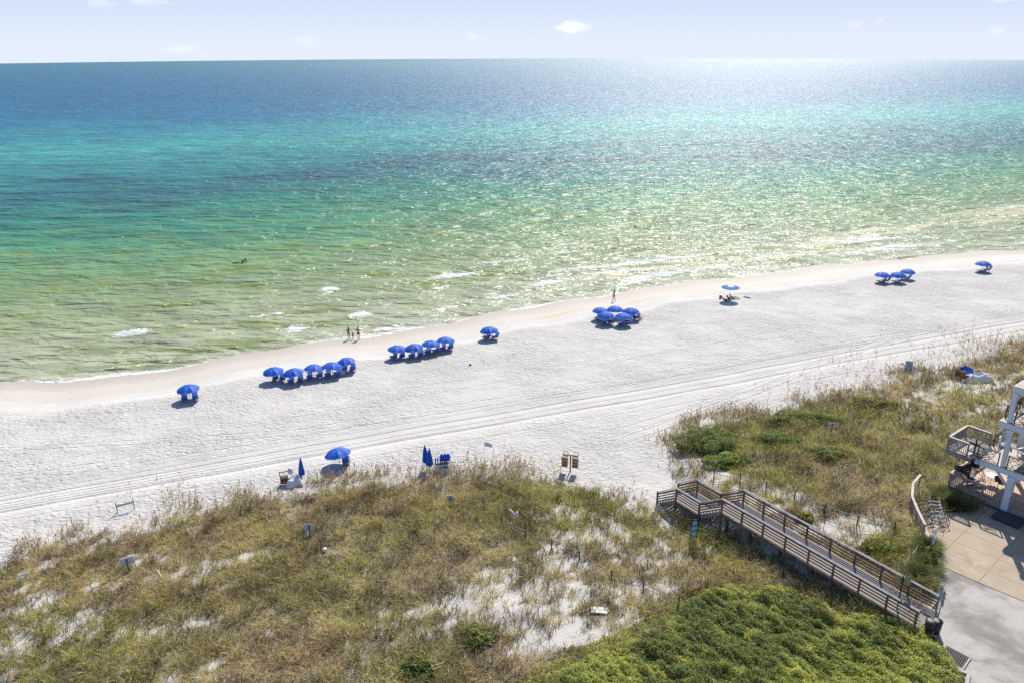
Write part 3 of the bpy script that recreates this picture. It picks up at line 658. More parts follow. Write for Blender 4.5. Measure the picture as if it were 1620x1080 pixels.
for i, x in enumerate((XB+.3, XB+2.4, 4.9, 7.4, XC-.35)):
    for yy in (.35, BWW-.35):
        wp = Matrix.Translation(bw.location) @ Matrix.Rotation(BWROT, 4, 'Z') @ Vector((x, yy, 0)); zz = zat(x)-.04; zb = tz(wp.x, wp.y)-DZ-.3
        if zb < zz-.1: MB().tube([(x, yy, zb), (x, yy, zz)], .11, 9).build('support_pile', M['post'], bw, smooth=True)
mb = MB(); [mb.beam((XB+.02, y_, -.17), (XA, y_, -.17), .05, .22) for y_ in (.5, 1.07, 1.65)]; mb.build('joists', M['wtan'], bw)
# ------------------------------------------------------------------ kerb, drain, signs at the boardwalk end
def kerb(name, pts, label, z=PADZ, w_=.16, h=.14):
    P = [at(a, b, z+h) for a, b in pts]; mb = MB()
    for a, b in zip(P, P[1:]): mb.beam(a-Vector((0, 0, h*.5+.1)), b-Vector((0, 0, h*.5+.1)), w_, h+.2)
    for p in P[1:-1]: mb.lathe([(w_*.5, -h-.1), (w_*.5, 0.001)], 12, p)
    tag(mb.build(name, M['kerb'], bevel=.02), label, 'kerb')
kerb('kerb', [(1483, 897), (1487, 915), (1491, 934), (1472, 961), (1452, 987)], 'concrete kerb bending around the boardwalk end', w_=.17)
kerb('kerb', [(1497, 1048), (1519, 1059), (1533, 1064), (1529, 1085)], 'concrete kerb beside the drain grate under the scrub', w_=.2)
dg_ = [at(1497, 1020, PADZ+.05), at(1535, 1040, PADZ+.05), at(1519, 1060, PADZ+.05), at(1484, 1038, PADZ+.05)]
g0, gx, gy = dg_[0], dg_[1]-dg_[0], dg_[3]-dg_[0]
dr = empty('drain_grate', g0, 0, 'square black drain grate set in the road beside the scrub', 'drain grate'); mb = MB()
for i in range(12):
    mb.beam(gx*i/11, gx*i/11+gy, .03, .05); mb.beam(gy*i/11+Vector((0, 0, .004)), gx+gy*i/11+Vector((0, 0, .004)), .03, .05)
mb.build('bars', M['black'], dr)
MB().add([Vector((0, 0, -.04)), gx+Vector((0, 0, -.04)), gx+gy+Vector((0, 0, -.04)), gy+Vector((0, 0, -.04))], [(0, 1, 2, 3)]).build('pit', M['black'], dr, thick=.01)
mb = MB(); cs = [Vector((0, 0, 0)), gx, gx+gy, gy]
for a, b in zip(cs, cs[1:]+cs[:1]): mb.beam(a, b, .09, .075)
mb.build('frame', M['kerb'], dr)
def toward_cam(p): return math.atan2(p.x, -(-p.y)) if False else math.atan2(-(0-p.x), (0-p.y)*-1)
def sign(name, px, py, label, w_=.55, h=.42, ph=1.15, rz=None, face='sign', postm='post', grp=None, cat='sign', tilt=0, zoff=0, wpost=.07, mark=None):
    p = gp(px, py); rz = rz if rz is not None else math.atan2(-p.x, p.y)
    r_ = empty(name, p, rz, label, cat, grp)
    MB().box((0, 0, ph/2-.15), (wpost, wpost, ph+.3)).build('post', M[postm], r_, bevel=.006)
    b_ = MB().box((0, wpost*.5+.018+.002, ph-h*.42), (w_, .025, h)).build('panel', M[face], r_, bevel=.006)
    if tilt: r_.rotation_euler.y = R(tilt)
    return r_, b_
DS = 'small dune signs seen from behind'
sign('dune_sign', 204, 903, 'square grey sign back on a wooden post in the grass at far left', .85, .55, .95, grp=DS, rz=R(35))
sign('dune_sign', 490, 846, 'pale sign back on a short post, second dune sign from the left', .72, .55, .85, grp=DS, rz=R(12))
sign('dune_sign', 713, 798, 'small pale sign sunk in tall grass below the two closed umbrellas', .6, .48, .75, grp=DS, rz=R(-8))
sign('dune_sign', 1314, 689, 'small white sign on a dark post in the middle of the right dune', .5, .42, 1.25, grp=DS, rz=R(-30))
sign('dune_sign', 1616, 612, 'thin sign post at the right picture edge above the house', .3, .3, 1., grp=DS, rz=R(-30))
# white leaning pipes/boards
p = gp(818, 829); r_ = empty('white_post', p, 0, 'white forked post standing beside the rope fence', 'post')
MB().tube([(0, 0, -.3), (0, 0, 1.05)], .075, 10).build('upright', M['pvc'], r_, smooth=True); MB().tube([(.02, 0, .62), (-.55, .05, 1.22)], .07, 10).build('arm', M['pvc'], r_, smooth=True)
p = gp(258, 921); r_ = empty('white_post', p, 0, 'short white split post in the grass right of the leftmost dune sign', 'post')
MB().tube([(0, 0, -.2), (-.12, 0, .62)], .06, 10).build('upright', M['pvc'], r_, smooth=True); MB().tube([(-.02, -.02, .25), (-.28, .1, .85)], .06, 10).build('arm', M['pvc'], r_, smooth=True)
p = gp(948, 967); r_ = empty('fallen_sign', p+Vector((0, 0, .06)), R(-8), 'white sign board fallen flat on the bare sand, with its stake', 'sign')
MB().box((0, 0, .03), (1.0, .55, .04)).build('panel', M['white'], r_, bevel=.01); MB().beam((.15, .2, .0), (.75, 1.5, .03), .08, .05).build('stake', M['pvc'], r_)
p = gp(809, 888); tag(MB().lathe([(.02, 0), (.30, .0), (.36, .03), (.30, .06), (.02, .07)], 18).build('plastic_lid', M['pvc'], loc=p+Vector((0, 0, .07)), smooth=True), 'cream oval lid lying on bare sand', 'lid').rotation_euler = (R(14), 0, 0)
p = gp(514, 872); tag(MB().lathe([(.09, 0), (.16, .12), (.02, .17)], 10).build('litter_cup', M['white'], loc=p+Vector((0, 0, .12))), 'tiny white scrap of litter in the grass near the second dune sign', 'litter')
# banner stand
p = gp(1096, 862); r_ = empty('banner_sign', p, math.atan2(-p.x, p.y)+R(38), 'tall oval beach information sign with a black frame beside the boardwalk stairs', 'sign')
out = [(-.27, 0), (-.27, 1.75)]+[(.27*math.cos(R(a)), 1.75+.32*math.sin(R(a))) for a in range(165, 0, -15)]+[(.27, 1.75), (.27, 0)]
MB().tube([(x, 0, z) for x, z in out], .045, 6).build('frame', M['black'], r_, smooth=True)
pts = [(.24*math.cos(R(a)), .28*math.sin(R(a))+1.73) for a in range(0, 181, 15)]+[(-.24, .62), (.24, .62)]; n_ = len(pts)
b_ = MB().add([(x, -.012, z) for x, z in pts]+[(x, .012, z) for x, z in pts], [tuple(range(n_)), tuple(range(n_, 2*n_))[::-1]]+[(i, i+n_, (i+1) % n_+n_, (i+1) % n_) for i in range(n_)]).build('panel', M['banner'], r_)
MB().box((0, -.017, 1.60), (.42, .006, .16)).build('heading', M['signblue'], b_); MB().box((0, -.017, 1.18), (.40, .006, .12)).build('map_picture', M['signblue'], b_)
mb = MB(); [mb.box((0, -.017, z), (.34, .006, .035)) for z in (1.40, 1.33, 1.02, .95, .88, .8)]; mb.build('text_lines', M['white'], b_)
mb = MB(); mb.box((0, -.017, .70), (.36, .006, .05)); mb.build('footer', M['signblue'], b_)
# street signs around the patio
p = gp(1469, 883); r_ = empty('parking_sign', p, R(38), 'white notice with blue emblem above a smaller notice on a black post', 'sign')
MB().tube([(0, 0, -.3), (0, 0, 2.15)], .04, 8).build('post', M['black'], r_, smooth=True)
b_ = MB().box((.0, -.06, 2.05), (.62, .03, .62)).build('panel', M['white'], r_, bevel=.01)
MB().box((.02, -.078, 2.0), (.12, .006, .16)).build('emblem', M['signblue'], b_)
b_ = MB().box((.06, -.06, 1.32), (.45, .03, .45)).build('panel', simple('pale_blue_notice', (.42, .46, .60), .5), r_, bevel=.01)
mb = MB(); [mb.box((.06, -.078, 1.46-i*.08), (.34, .006, .03)) for i in range(4)]; mb.build('text_lines', M['signblue'], b_)
p = gp(1417, 973); p.z = max(p.z, 3.6); r_ = empty('street_sign', p, R(-12), 'two dark yellow sign backs on a black post in front of the boardwalk rail', 'sign')
MB().tube([(0, 0, -.3), (0, 0, 2.75)], .045, 8).build('post', M['black'], r_, smooth=True)
for sx_ in (-.27, .27): MB().box((sx_, .05, 2.42), (.34, .03, .66)).build('panel', M['yellow'], r_, bevel=.01)
p = at(1479, 988, PADZ); r_ = empty('road_sign', p, R(72), 'narrow sign seen nearly edge on, on thin posts at the boardwalk end', 'sign')
for sx_ in (-.3, .3): MB().tube([(sx_, 0, 0), (sx_, 0, 2.6)], .035, 8).build('post', M['grey'], r_, smooth=True)
MB().box((0, -.05, 2.15), (.95, .03, .95)).build('panel', M['sign'], r_, bevel=.02); 
mb = MB(); mb.tube([(-.47, -.05, 2.62), (.47, -.05, 2.62), (.47, -.05, 1.67), (-.47, -.05, 1.67), (-.47, -.05, 2.62)], .025, 5); mb.build('edge', M['black'], r_)
for px, py, l in ((1469, 1000, 'round black bin with its lid, half behind the scrub at the boardwalk end'), (1479, 1000, 'round black bin nearest the road at the boardwalk end')):
    p = at(px, py, PADZ); r_ = empty('waste_bin', p, 0, l, 'bin', 'black bins at the boardwalk end')
    MB().lathe([(.24, 0), (.29, .78), (.27, .78)], 18).build('body', M['black'], r_, smooth=True); MB().lathe([(.31, .78), (.31, .84), (.20, .90), (.02, .91)], 18).build('lid', M['black'], r_)
# ------------------------------------------------------------------ rope fences
def ropefence(tops, ph, label, base=None):
    P = [gp(x, y) for x, y in tops]; r_ = empty('rope_fence', P[0], 0, label, 'fence', 'rope fences round the dunes'); o = P[0]
    for p in P: MB().tube([p-o+Vector((0, 0, -.3)), p-o+Vector((0, 0, ph))], .05, 7).build('post', M['post'], r_, smooth=True)
    for h in (ph*.93, ph*.58):
        mb = MB()
        for a, b in zip(P, P[1:]):
            pts = [(a+(b-a)*t/8-o)+Vector((0, 0, h-.5*(1-(2*t/8-1)**2)*.28)) for t in range(9)]; mb.tube(pts, .028, 4, cap=False)
        mb.build('rope', M['rope'], r_)
ropefence([(793.5, 831), (831, 855), (872.5, 869), (916, 887), (967, 920), (1017, 939), (1073, 962)], .85, 'old rope fence with leaning posts crossing the left dune')
ropefence([(1129, 757), (1170, 766), (1211, 781), (1256, 794), (1303.5, 815), (1355, 834), (1413, 845)], 1.05, 'rope fence following the boardwalk along the right dune')
ropefence([(1424, 908), (1438, 893), (1449, 880)], .9, 'short rope fence run between the boardwalk and the sign post')
# ------------------------------------------------------------------ curved rail by the bicycles
tp = [at(1456.5, 750, 4.9), at(1444.5, 764, 4.95), at(1443, 784, 5.05), at(1452, 806, 5.08), at(1463.5, 829, 5.1)]
o = tp[0].copy(); o.z = 3.9; r_ = empty('bent_rail_fence', o, 0, 'bent weathered rail fence standing left of the bicycles', 'fence')
mb = MB(); [mb.beam(a-o, b-o, .17, .045) for a, b in zip(tp, tp[1:])]; mb.build('handrail', M['wlight'], r_)
mb = MB()
for h in (.2, .45, .7): [mb.beam(a-o-Vector((0, 0, h)), b-o-Vector((0, 0, h)), .035, .12) for a, b in zip(tp, tp[1:])]
mb.build('rail_boards', M['wgrey'], r_)
for p in tp: MB().box(p-o+Vector((0, 0, -.62)), (.09, .09, 1.18)).build('post', M['wgrey'], r_)
# ------------------------------------------------------------------ bicycles
def bicycle(loc, rz, frame, label, lean=0):
    r_ = empty('bicycle', loc, rz, label, 'bicycle', 'bicycles parked side by side'); r_.rotation_euler = (R(lean), 0, rz)
    fr = MB()
    bb = (0, 0, .30); hd = (.42, 0, .82); hd2 = (.47, 0, .66); st = (-.18, 0, .78); ra = (-.54, 0, .35); fa = (.56, 0, .35)
    for a, b, w_ in ((bb, hd2, .03), (bb, st, .026), (st, hd, .026), (hd, hd2, .03), (hd2, (.56, .05, .35), .022), (hd2, (.56, -.05, .35), .022), (bb, (-.54, .05, .35), .018), (bb, (-.54, -.05, .35), .018), (st, (-.54, .05, .35), .016), (st, (-.54, -.05, .35), .016)): fr.tube([a, b], w_, 6)
    fr.build('frame', M[frame], r_, smooth=True)
    for c in (ra, fa):
        w_ = MB().ring(c, .33, .024, (0, 1, 0), 26, 6).build('wheel', M['rubber'], r_, smooth=True)
        s_ = MB().ring(c, .305, .012, (0, 1, 0), 22, 4)
        for k_ in range(10):
            a = k_*math.pi/5; s_.tube([c, (c[0]+.3*math.cos(a), c[1], c[2]+.3*math.sin(a))], .004, 3)
        s_.build('rim', M['chrome'], w_)
    MB().tube([(-.18, 0, .76), (-.21, 0, .92)], .014, 6).build('seat_post', M['chrome'], r_)
    MB().lathe([(.03, 0), (.12, .03), (.10, .07), (.02, .08)], 10, (-.22, 0, .9)).build('saddle', M['black'], r_, smooth=True)
    MB().tube([(.42, 0, .82), (.41, 0, .98), (.34, .25, 1.02), (.18, .33, .98)], .014, 6).tube([(.41, 0, .98), (.34, -.25, 1.02), (.18, -.33, .98)], .014, 6).build('handlebar', M['chrome'], r_, smooth=True)
    MB().ring((0, .04, .30), .09, .012, (0, 1, 0), 14, 4).tube([(0, .06, .3), (.1, .09, .18)], .012, 5).tube([(0, -.03, .3), (-.1, -.07, .42)], .012, 5).build('crank', M['black'], r_)
for i, (px, py, l, fm) in enumerate([(1473, 806, 'rearmost bicycle of the row, nearest the tall grass', 'chrome'), (1474, 812, 'second bicycle from the back of the row, white frame', 'white'), (1475.5, 818, 'middle bicycle of the row by the bent rail', 'black'), (1477, 824, 'second bicycle from the front of the row', 'chrome'), (1479, 831, 'front bicycle of the row, nearest the white notice, black tyres on the slab', 'white')]):
    bicycle(at(px, py, PADZ+.03), R(-32+i*4), fm, l, 6-3*i)
# ------------------------------------------------------------------ beach house
HR = math.atan2(E1[1], E1[0]); ho = empty('beach_house', (HS.x, HS.y, 0), HR, 'white beach house corner with stacked balconies, timber decks and a black spiral stair', 'house')
LZ, BZ, CZ, QZ = 4.6, 7.45, 10.75, 13.45
def planks(name, s0, s1, t0, t1, z, mat, along='s', par=ho, w_=.14):
    mb = MB()
    if along == 's':
        t = t0
        while t < t1-.02: mb.box(((s0+s1)/2, t+w_/2, z-.02), (s1-s0, w_*.93, .04)); t += w_
    else:
        s = s0
        while s < s1-.02: mb.box((s+w_/2, (t0+t1)/2, z-.02), (w_*.93, t1-t0, .04)); s += w_
    return mb.build(name, M[mat], par)
planks('lower_deck', 0, 11, 0, 6.5, LZ, 'wdeck', 't')
mb = MB(); mb.box((5.5, -.02, LZ-.16), (11, .05, .24)); mb.box((-.02, 3.25, LZ-.16), (.05, 6.5, .24)); mb.build('deck_skirt', M['wgrey'], ho)
for s, t in ((.12, .12), (.12, 3.2), (2.6, .12), (5.4, .12), (8.4, .12), (.12, 6.3)): MB().box((s, t, LZ-.75), (.14, .14, .9)).build('deck_post', M['wgrey'], ho)
def woodrail(pts, z, topm='wlight', par=ho, skip=()):
    mb = MB()
    for a, b in zip(pts, pts[1:]): mb.beam((*a, z+1.0), (*b, z+1.0), .16, .045)
    mb.build('handrail', M[topm], par)
    mb = MB()
    for a, b in zip(pts, pts[1:]):
        a, b = Vector((*a, z)), Vector((*b, z)); L_ = (b-a).length; n_ = int(L_/.135)
        for h in (.10, .9): mb.beam(a+Vector((0, 0, h)), b+Vector((0, 0, h)), .04, .08)
        for i in range(1, n_): mb.box(a+(b-a)*i/n_+Vector((0, 0, .5)), (.038, .038, .76), rz=math.atan2((b-a).y, (b-a).x))
    mb.build('balusters', M['wgrey'], par)
    for a, b in zip(pts, pts[1:]):
        a, b = Vector((*a, z)), Vector((*b, z)); n_ = max(1, round((b-a).length/1.9))
        for i in range(n_+1):
            if i == 0 and a.to_2d() != Vector(pts[0]): continue
            MB().box(a+(b-a)*i/n_+Vector((0, 0, .44)), (.10, .10, 1.06)).build('rail_post', M['wgrey'], par)
woodrail([(.06, 6.4), (.06, .05), (3.55, .05)], LZ); woodrail([(4.45, .05), (9.5, .05)], LZ)
# step
stp = MB().box((4.65, -.85, PADZ+.16), (1.75, 1.25, .30)).build('step', M['dark'], ho, bevel=.02)
# upper timber deck
planks('upper_deck', -.55, 1.3, -.15, 2.85, BZ, 'wlight', 't')
mb = MB(); mb.box((.38, -.18, BZ-.20), (1.9, .05, .34)); mb.box((-.58, 1.35, BZ-.20), (.05, 3.1, .34)); mb.box((.38, 2.88, BZ-.20), (1.9, .05, .34)); mb.box((.38, .9, BZ-.15), (1.8, .06, .2)); mb.box((.38, 2., BZ-.15), (1.8, .06, .2)); mb.build('deck_skirt', M['wgrey'], ho)
woodrail([(.9, -.12), (-.5, -.12), (-.5, 2.82), (1.25, 2.82)], BZ)
# balcony
def floorslab(name, s0, s1, t0, t1, z, th, par=ho): return MB().box(((s0+s1)/2, (t0+t1)/2, z-th/2), (s1-s0, t1-t0, th)).build(name, M['hwhite'], par, bevel=.01)
mb = MB(); mb.box((6.3, .15, BZ-.24), (9.7, .22, .42)); mb.box((1.55, 2.35, BZ-.24), (.2, 4.18, .42)); mb.box((6.3, 4.55, BZ-.24), (9.7, .22, .42)); mb.build('fascia', M['hwhite'], ho, bevel=.01)
planks('balcony_floor', 1.45, 11, .05, 4.65, BZ+.02, 'wlight', 't')
def ironrail(pts, z):
    mb = MB()
    for a, b in zip(pts, pts[1:]):
        a, b = Vector((*a, z)), Vector((*b, z)); L_ = (b-a).length; n_ = max(1, round(L_/1.25)); d = (b-a)/L_; up = Vector((0, 0, 1))
        for h in (.09, .93, 1.02): mb.beam(a+up*h, b+up*h, .045, .035)
        for i in range(n_+1): mb.box(a+(b-a)*i/n_+up*.52, (.07, .07, 1.04))
        for i in range(n_):
            c = a+(b-a)*(i+.5)/n_+up*.5; w_ = L_/n_*.42
            for q in range(6):
                x0 = random.uniform(-w_, w_); cv = []
                for t in range(8):
                    s_ = t/7; cv.append(c+d*(x0*(1-s_)+w_*.8*math.sin(3.2*s_+q*1.1))+up*(-.4+.8*s_))
                mb.tube(cv, .02, 4, cap=False)
            for q in range(3): mb.ring(c+d*random.uniform(-w_*.6, w_*.6)+up*random.uniform(-.25, .25), .09, .012, d.cross(up), 12, 4)
    mb.build('iron_railing', M['black'], ho)
ironrail([(1.5, .15), (2.9, .15)], BZ); ironrail([(3.5, .15), (8, .15)], BZ); ironrail([(1.5, 2.9), (1.5, 4.5), (9, 4.5)], BZ)
for s, t, z0, z1, w_ in ((4.0, .12, PADZ, BZ-.42, .44), (3.2, .3, BZ, CZ-.42, .28), (2.75, 4.3, BZ, CZ-.42, .32), (2.9, .5, CZ, QZ-.42, .28), (7.6, .12, PADZ, BZ-.42, .5), (7.6, .3, BZ, CZ-.42, .28), (7.2, 4.3, BZ, CZ-.42, .3), (3.2, 4.3, LZ, BZ-.42, .3)):
    c_ = MB().box((s, t, (z0+z1)/2), (w_, w_, z1-z0)).build('column', M['hwhite'], ho, bevel=.015)
    MB().box((s, t, z1-.1), (w_+.08, w_+.08, .14)).build('cap', M['white'], c_, bevel=.01)
MB().beam((3.85, .12, BZ-1.35), (2.95, .12, BZ-.42), .12, .14).build('brace', M['hwhite'], ho)
mb = MB(); mb.box((7, .32, CZ-.2), (9.3, .24, .42)); mb.box((2.45, 2.4, CZ-.2), (.24, 4.0, .42)); mb.box((7, 4.45, CZ-.2), (9.3, .2, .42)); mb.build('fascia', M['hwhite'], ho, bevel=.01)
planks('balcony_floor', 2.35, 11, .2, 4.6, CZ+.03, 'wlight', 't'); ironrail([(7.5, .35), (3.25, .35)], CZ); ironrail([(2.45, .9), (2.45, 4.5), (8, 4.5)], CZ)
mb = MB(); mb.box((7.3, .5, QZ-.2), (9.3, .24, .42)); mb.box((2.77, 2.5, QZ-.2), (.24, 4.0, .42)); mb.build('fascia', M['hwhite'], ho, bevel=.01)
planks('balcony_floor', 2.7, 11, .4, 4.6, QZ+.03, 'wlight', 't')
MB().box((8.5, 2.4, 9.5), (5, 4.3, 10.6)).build('house_wall', M['hwhite'], ho)
for z in (LZ, BZ, CZ):
    w_ = MB().box((5.985, 2.4, z+1.15), (.05, 2.2, 2.1)).build('glass_door', simple('door_glass', (.03, .045, .06), .08, .1), ho); MB().box((5.95, 2.4, z+1.15), (.05, .08, 2.1)).build('mullion', M['white'], w_)
# spiral stair
sp = empty('spiral_stair', (0, 0, 0)); sp.parent = ho; cx, cy = 1.05, .72
MB().tube([(cx, cy, LZ), (cx, cy, BZ+1.15)], .06, 10).build('pole', M['black'], sp, smooth=True)
NT = 13; pr = []
for i in range(NT):
    a0 = R(35+i*25); a1 = a0+R(34); z = LZ+(i+1)*(BZ-LZ)/(NT+1); r_ = 1.05
    V = [(cx, cy, z), (cx+r_*math.cos(a0), cy+r_*math.sin(a0), z), (cx+r_*math.cos(a1), cy+r_*math.sin(a1), z)]
    MB().add(V+[(x, y, z-.10) for x, y, _ in V], [(0, 1, 2), (5, 4, 3), (0, 3, 4, 1), (1, 4, 5, 2), (2, 5, 3, 0)]).build('tread', M['black'], sp)
    pr.append((cx+r_*math.cos(a0), cy+r_*math.sin(a0), z))
mb = MB(); mb.tube([(x, y, z+.9) for x, y, z in pr], .025, 5); mb.tube([(x, y, z+.45) for x, y, z in pr], .014, 5)
for x, y, z in pr: mb.tube([(x, y, z), (x, y, z+.9)], .014, 5)
mb.build('stair_rail', M['black'], sp)
MB().box((cx+.1, cy+.55, BZ+.03), (1.1, 1.0, .07)).build('landing', M['black'], sp)
MB().box((cx-.1, cy+.2, BZ+.8), (.75, .75, .14)).build('pole_cap', M['black'], sp, bevel=.03)
def hloc(s, t, z): return Vector((HS.x+s*E1[0]+t*E2[0], HS.y+s*E1[1]+t*E2[1], z))
# furniture
r_ = empty('patio_table', hloc(1.95, 2.6, LZ), HR, 'white topped wire table on the lower timber deck', 'table')
MB().lathe([(.02, .70), (.44, .70), (.44, .73), (.02, .73)], 20).build('table_top', M['white'], r_)
mb = MB()
for k_ in range(4):
    a = k_*math.pi/2+.4; mb.tube([(.32*math.cos(a), .32*math.sin(a), 0), (.12*math.cos(a), .12*math.sin(a), .35), (.36*math.cos(a), .36*math.sin(a), .70)], .014, 5)
mb.ring((0, 0, .2), .24, .01, (0, 0, 1), 16, 4); mb.build('legs', M['black'], r_)
def wirechair(s, t, rz, l):
    r_ = empty('wire_chair', hloc(s, t, LZ), HR+rz, l, 'chair', 'dark chairs by the patio table')
    MB().box((0, 0, .44), (.5, .48, .04)).build('seat', M['redwood'], r_, bevel=.01); MB().beam((0, -.24, .46), (0, -.36, .98), .46, .03, up=Vector((1, 0, 0))).build('backrest', M['redwood'], r_)
    for x in (-.22, .22):
        for y in (-.22, .22): MB().tube([(x, y, .44), (x*1.1, y*1.15, 0)], .014, 5).build('leg', M['black'], r_)
wirechair(2.75, 2.5, R(-70), 'dark wood chair beside the patio table, in the sunlit part of the lower deck'); wirechair(1.6, 1.85, R(20), 'dark chair between the spiral stair and the patio table')
def adir(s, t, rz, l, z=BZ+.04):
    r_ = empty('deck_chair', hloc(s, t, z), HR+rz, l, 'chair', 'white deck chairs on the balcony')
    mb = MB(); [mb.beam((x, .3, .32), (x, -.22, .24), .095, .02) for x in (-.22, -.11, 0, .11, .22)]; mb.build('seat', M['white'], r_)
    mb = MB(); [mb.beam((x, -.2, .24), (x, -.52, 1.05-abs(x)*.3), .095, .02, up=Vector((0, 1, 0))) for x in (-.22, -.11, 0, .11, .22)]; mb.build('backrest', M['white'], r_)
    for x in (-.33, .33):
        MB().box((x, -.02, .55), (.12, .72, .025)).build('armrest', M['white'], r_); MB().box((x, .28, .27), (.04, .09, .54)).build('leg', M['white'], r_); MB().beam((x, .2, .3), (x, -.55, .05), .04, .09).build('leg', M['white'], r_)
adir(1.95, 3.6, R(200), 'tall white slatted deck chair at the seaward corner of the balcony'); adir(3.6, 2.9, R(160), 'white deck chair behind the balcony columns, partly hidden')
q = empty('blue_cushion_chair', hloc(3.9, 2.6, CZ+.05), HR, 'blue cushioned chair behind the top balcony railing', 'chair')
MB().box((0, 0, .3), (.7, .7, .3)).build('seat', M['canvas'], q, bevel=.05); MB().box((.3, 0, .7), (.18, .7, .7)).build('backrest', M['canvas'], q, bevel=.05)
# ------------------------------------------------------------------ beach umbrellas
def umbrella():
    root = empty('beach_umbrella', (0, 0, 0), 0, 'x', 'umbrella'); RU, n, top, rim = 1.14, 8, 1.62, 1.14
    prof = [(0.03, top), (.30, top-.035), (.62, top-.14), (.90, top-.29), (RU, rim)]
    vs = []; fs = []
    for i, (r, z) in enumerate(prof):
        for k_ in range(n*2):
            a = k_*math.pi/n; s_ = 1. if k_ % 2 == 0 else .955; vs.append((r*s_*math.cos(a), r*s_*math.sin(a), z-(0 if k_ % 2 == 0 else .018*i)))
    m_ = n*2
    for i in range(len(prof)-1):
        for k_ in range(m_): fs.append((i*m_+k_, i*m_+(k_+1) % m_, (i+1)*m_+(k_+1) % m_, (i+1)*m_+k_))
    cp = MB().add(vs, fs).build('canopy', M['canvas'], root, thick=.008)
    va = []; fa = []
    for k_ in range(m_):
        a = k_*math.pi/n; s_ = 1. if k_ % 2 == 0 else .955; va += [(RU*s_*math.cos(a), RU*s_*math.sin(a), rim-(0 if k_ % 2 == 0 else .072)), (RU*s_*1.004*math.cos(a), RU*s_*1.004*math.sin(a), rim-(.10 if k_ % 2 == 0 else .17))]
    for k_ in range(m_): j = (k_+1) % m_; fa.append((2*k_, 2*j, 2*j+1, 2*k_+1))
    MB().add(va, fa).build('valance', M['rim'], cp, thick=.006)
    MB().lathe([(.14, top-.005), (.10, top+.045), (.02, top+.05)], 10).build('vent_cap', M['rim'], cp, smooth=True)
    MB().tube([(0, 0, -.45), (0, 0, top)], .022, 8).build('pole', M['wood'], root, smooth=True)
    mb = MB(); [mb.tube([(0, 0, top-.03), (.62*math.cos(k_*math.pi/4), .62*math.sin(k_*math.pi/4), top-.16), (RU*math.cos(k_*math.pi/4), RU*math.sin(k_*math.pi/4), rim)], .007, 4) for k_ in range(8)]; mb.build('ribs', M['white'], root)
    return root
U0 = umbrella(); used = [0]
def beachchair():
    root = empty('beach_chair', (0, 0, 0), 0, 'x', 'beach chair')
    for x in (-.29, .29):
        MB().beam((x, .62, .02), (x, -.38, .42), .035, .05).beam((x, -.30, .02), (x, .35, .42), .035, .05).beam((x, -.42, .50), (x, .3, .47), .06, .025).build('side_frame', M['wood'], root)
    MB().beam((-.29, .6, .05), (.29, .6, .05), .03, .03).beam((-.29, -.3, .05), (.29, -.3, .05), .03, .03).beam((-.29, -.72, .98), (.29, -.72, .98), .03, .03).beam((-.27, -.15, .25), (-.27, -.74, 1.), .03, .03).beam((.27, -.15, .25), (.27, -.74, 1.), .03, .03).build('cross_bars', M['wood'], root)
    MB().sheet([[(-.26, .95, .22), (.26, .95, .22)], [(-.26, .5, .27), (.26, .5, .27)], [(-.26, .05, .22), (.26, .05, .22)], [(-.26, -.18, .25), (.26, -.18, .25)]]).build('seat', M['canvas2'], root, thick=.012)
    MB().sheet([[(-.25, -.18, .25), (.25, -.18, .25)], [(-.25, -.42, .52), (.25, -.42, .52)], [(-.25, -.73, .97), (.25, -.73, .97)]]).build('backrest', M['canvas'], root, thick=.012)
    MB().sheet([[(-.27, -.70, 1.0), (.27, -.70, 1.0)], [(-.27, -.52, 1.13), (.27, -.52, 1.13)], [(-.27, -.28, 1.12), (.27, -.28, 1.12)]]).build('sun_hood', M['canvas2'], root, thick=.01)
    return root
C0 = beachchair(); usedc = [0]
def put(proto, flag, loc, rot, label, group, sc_=1):
    o = proto if flag[0] == 0 else copy_tree(proto); flag[0] = 1
    o.location = loc; o.rotation_euler = rot; o.scale = (sc_,)*3; o['label'] = label; o['group'] = group; return o
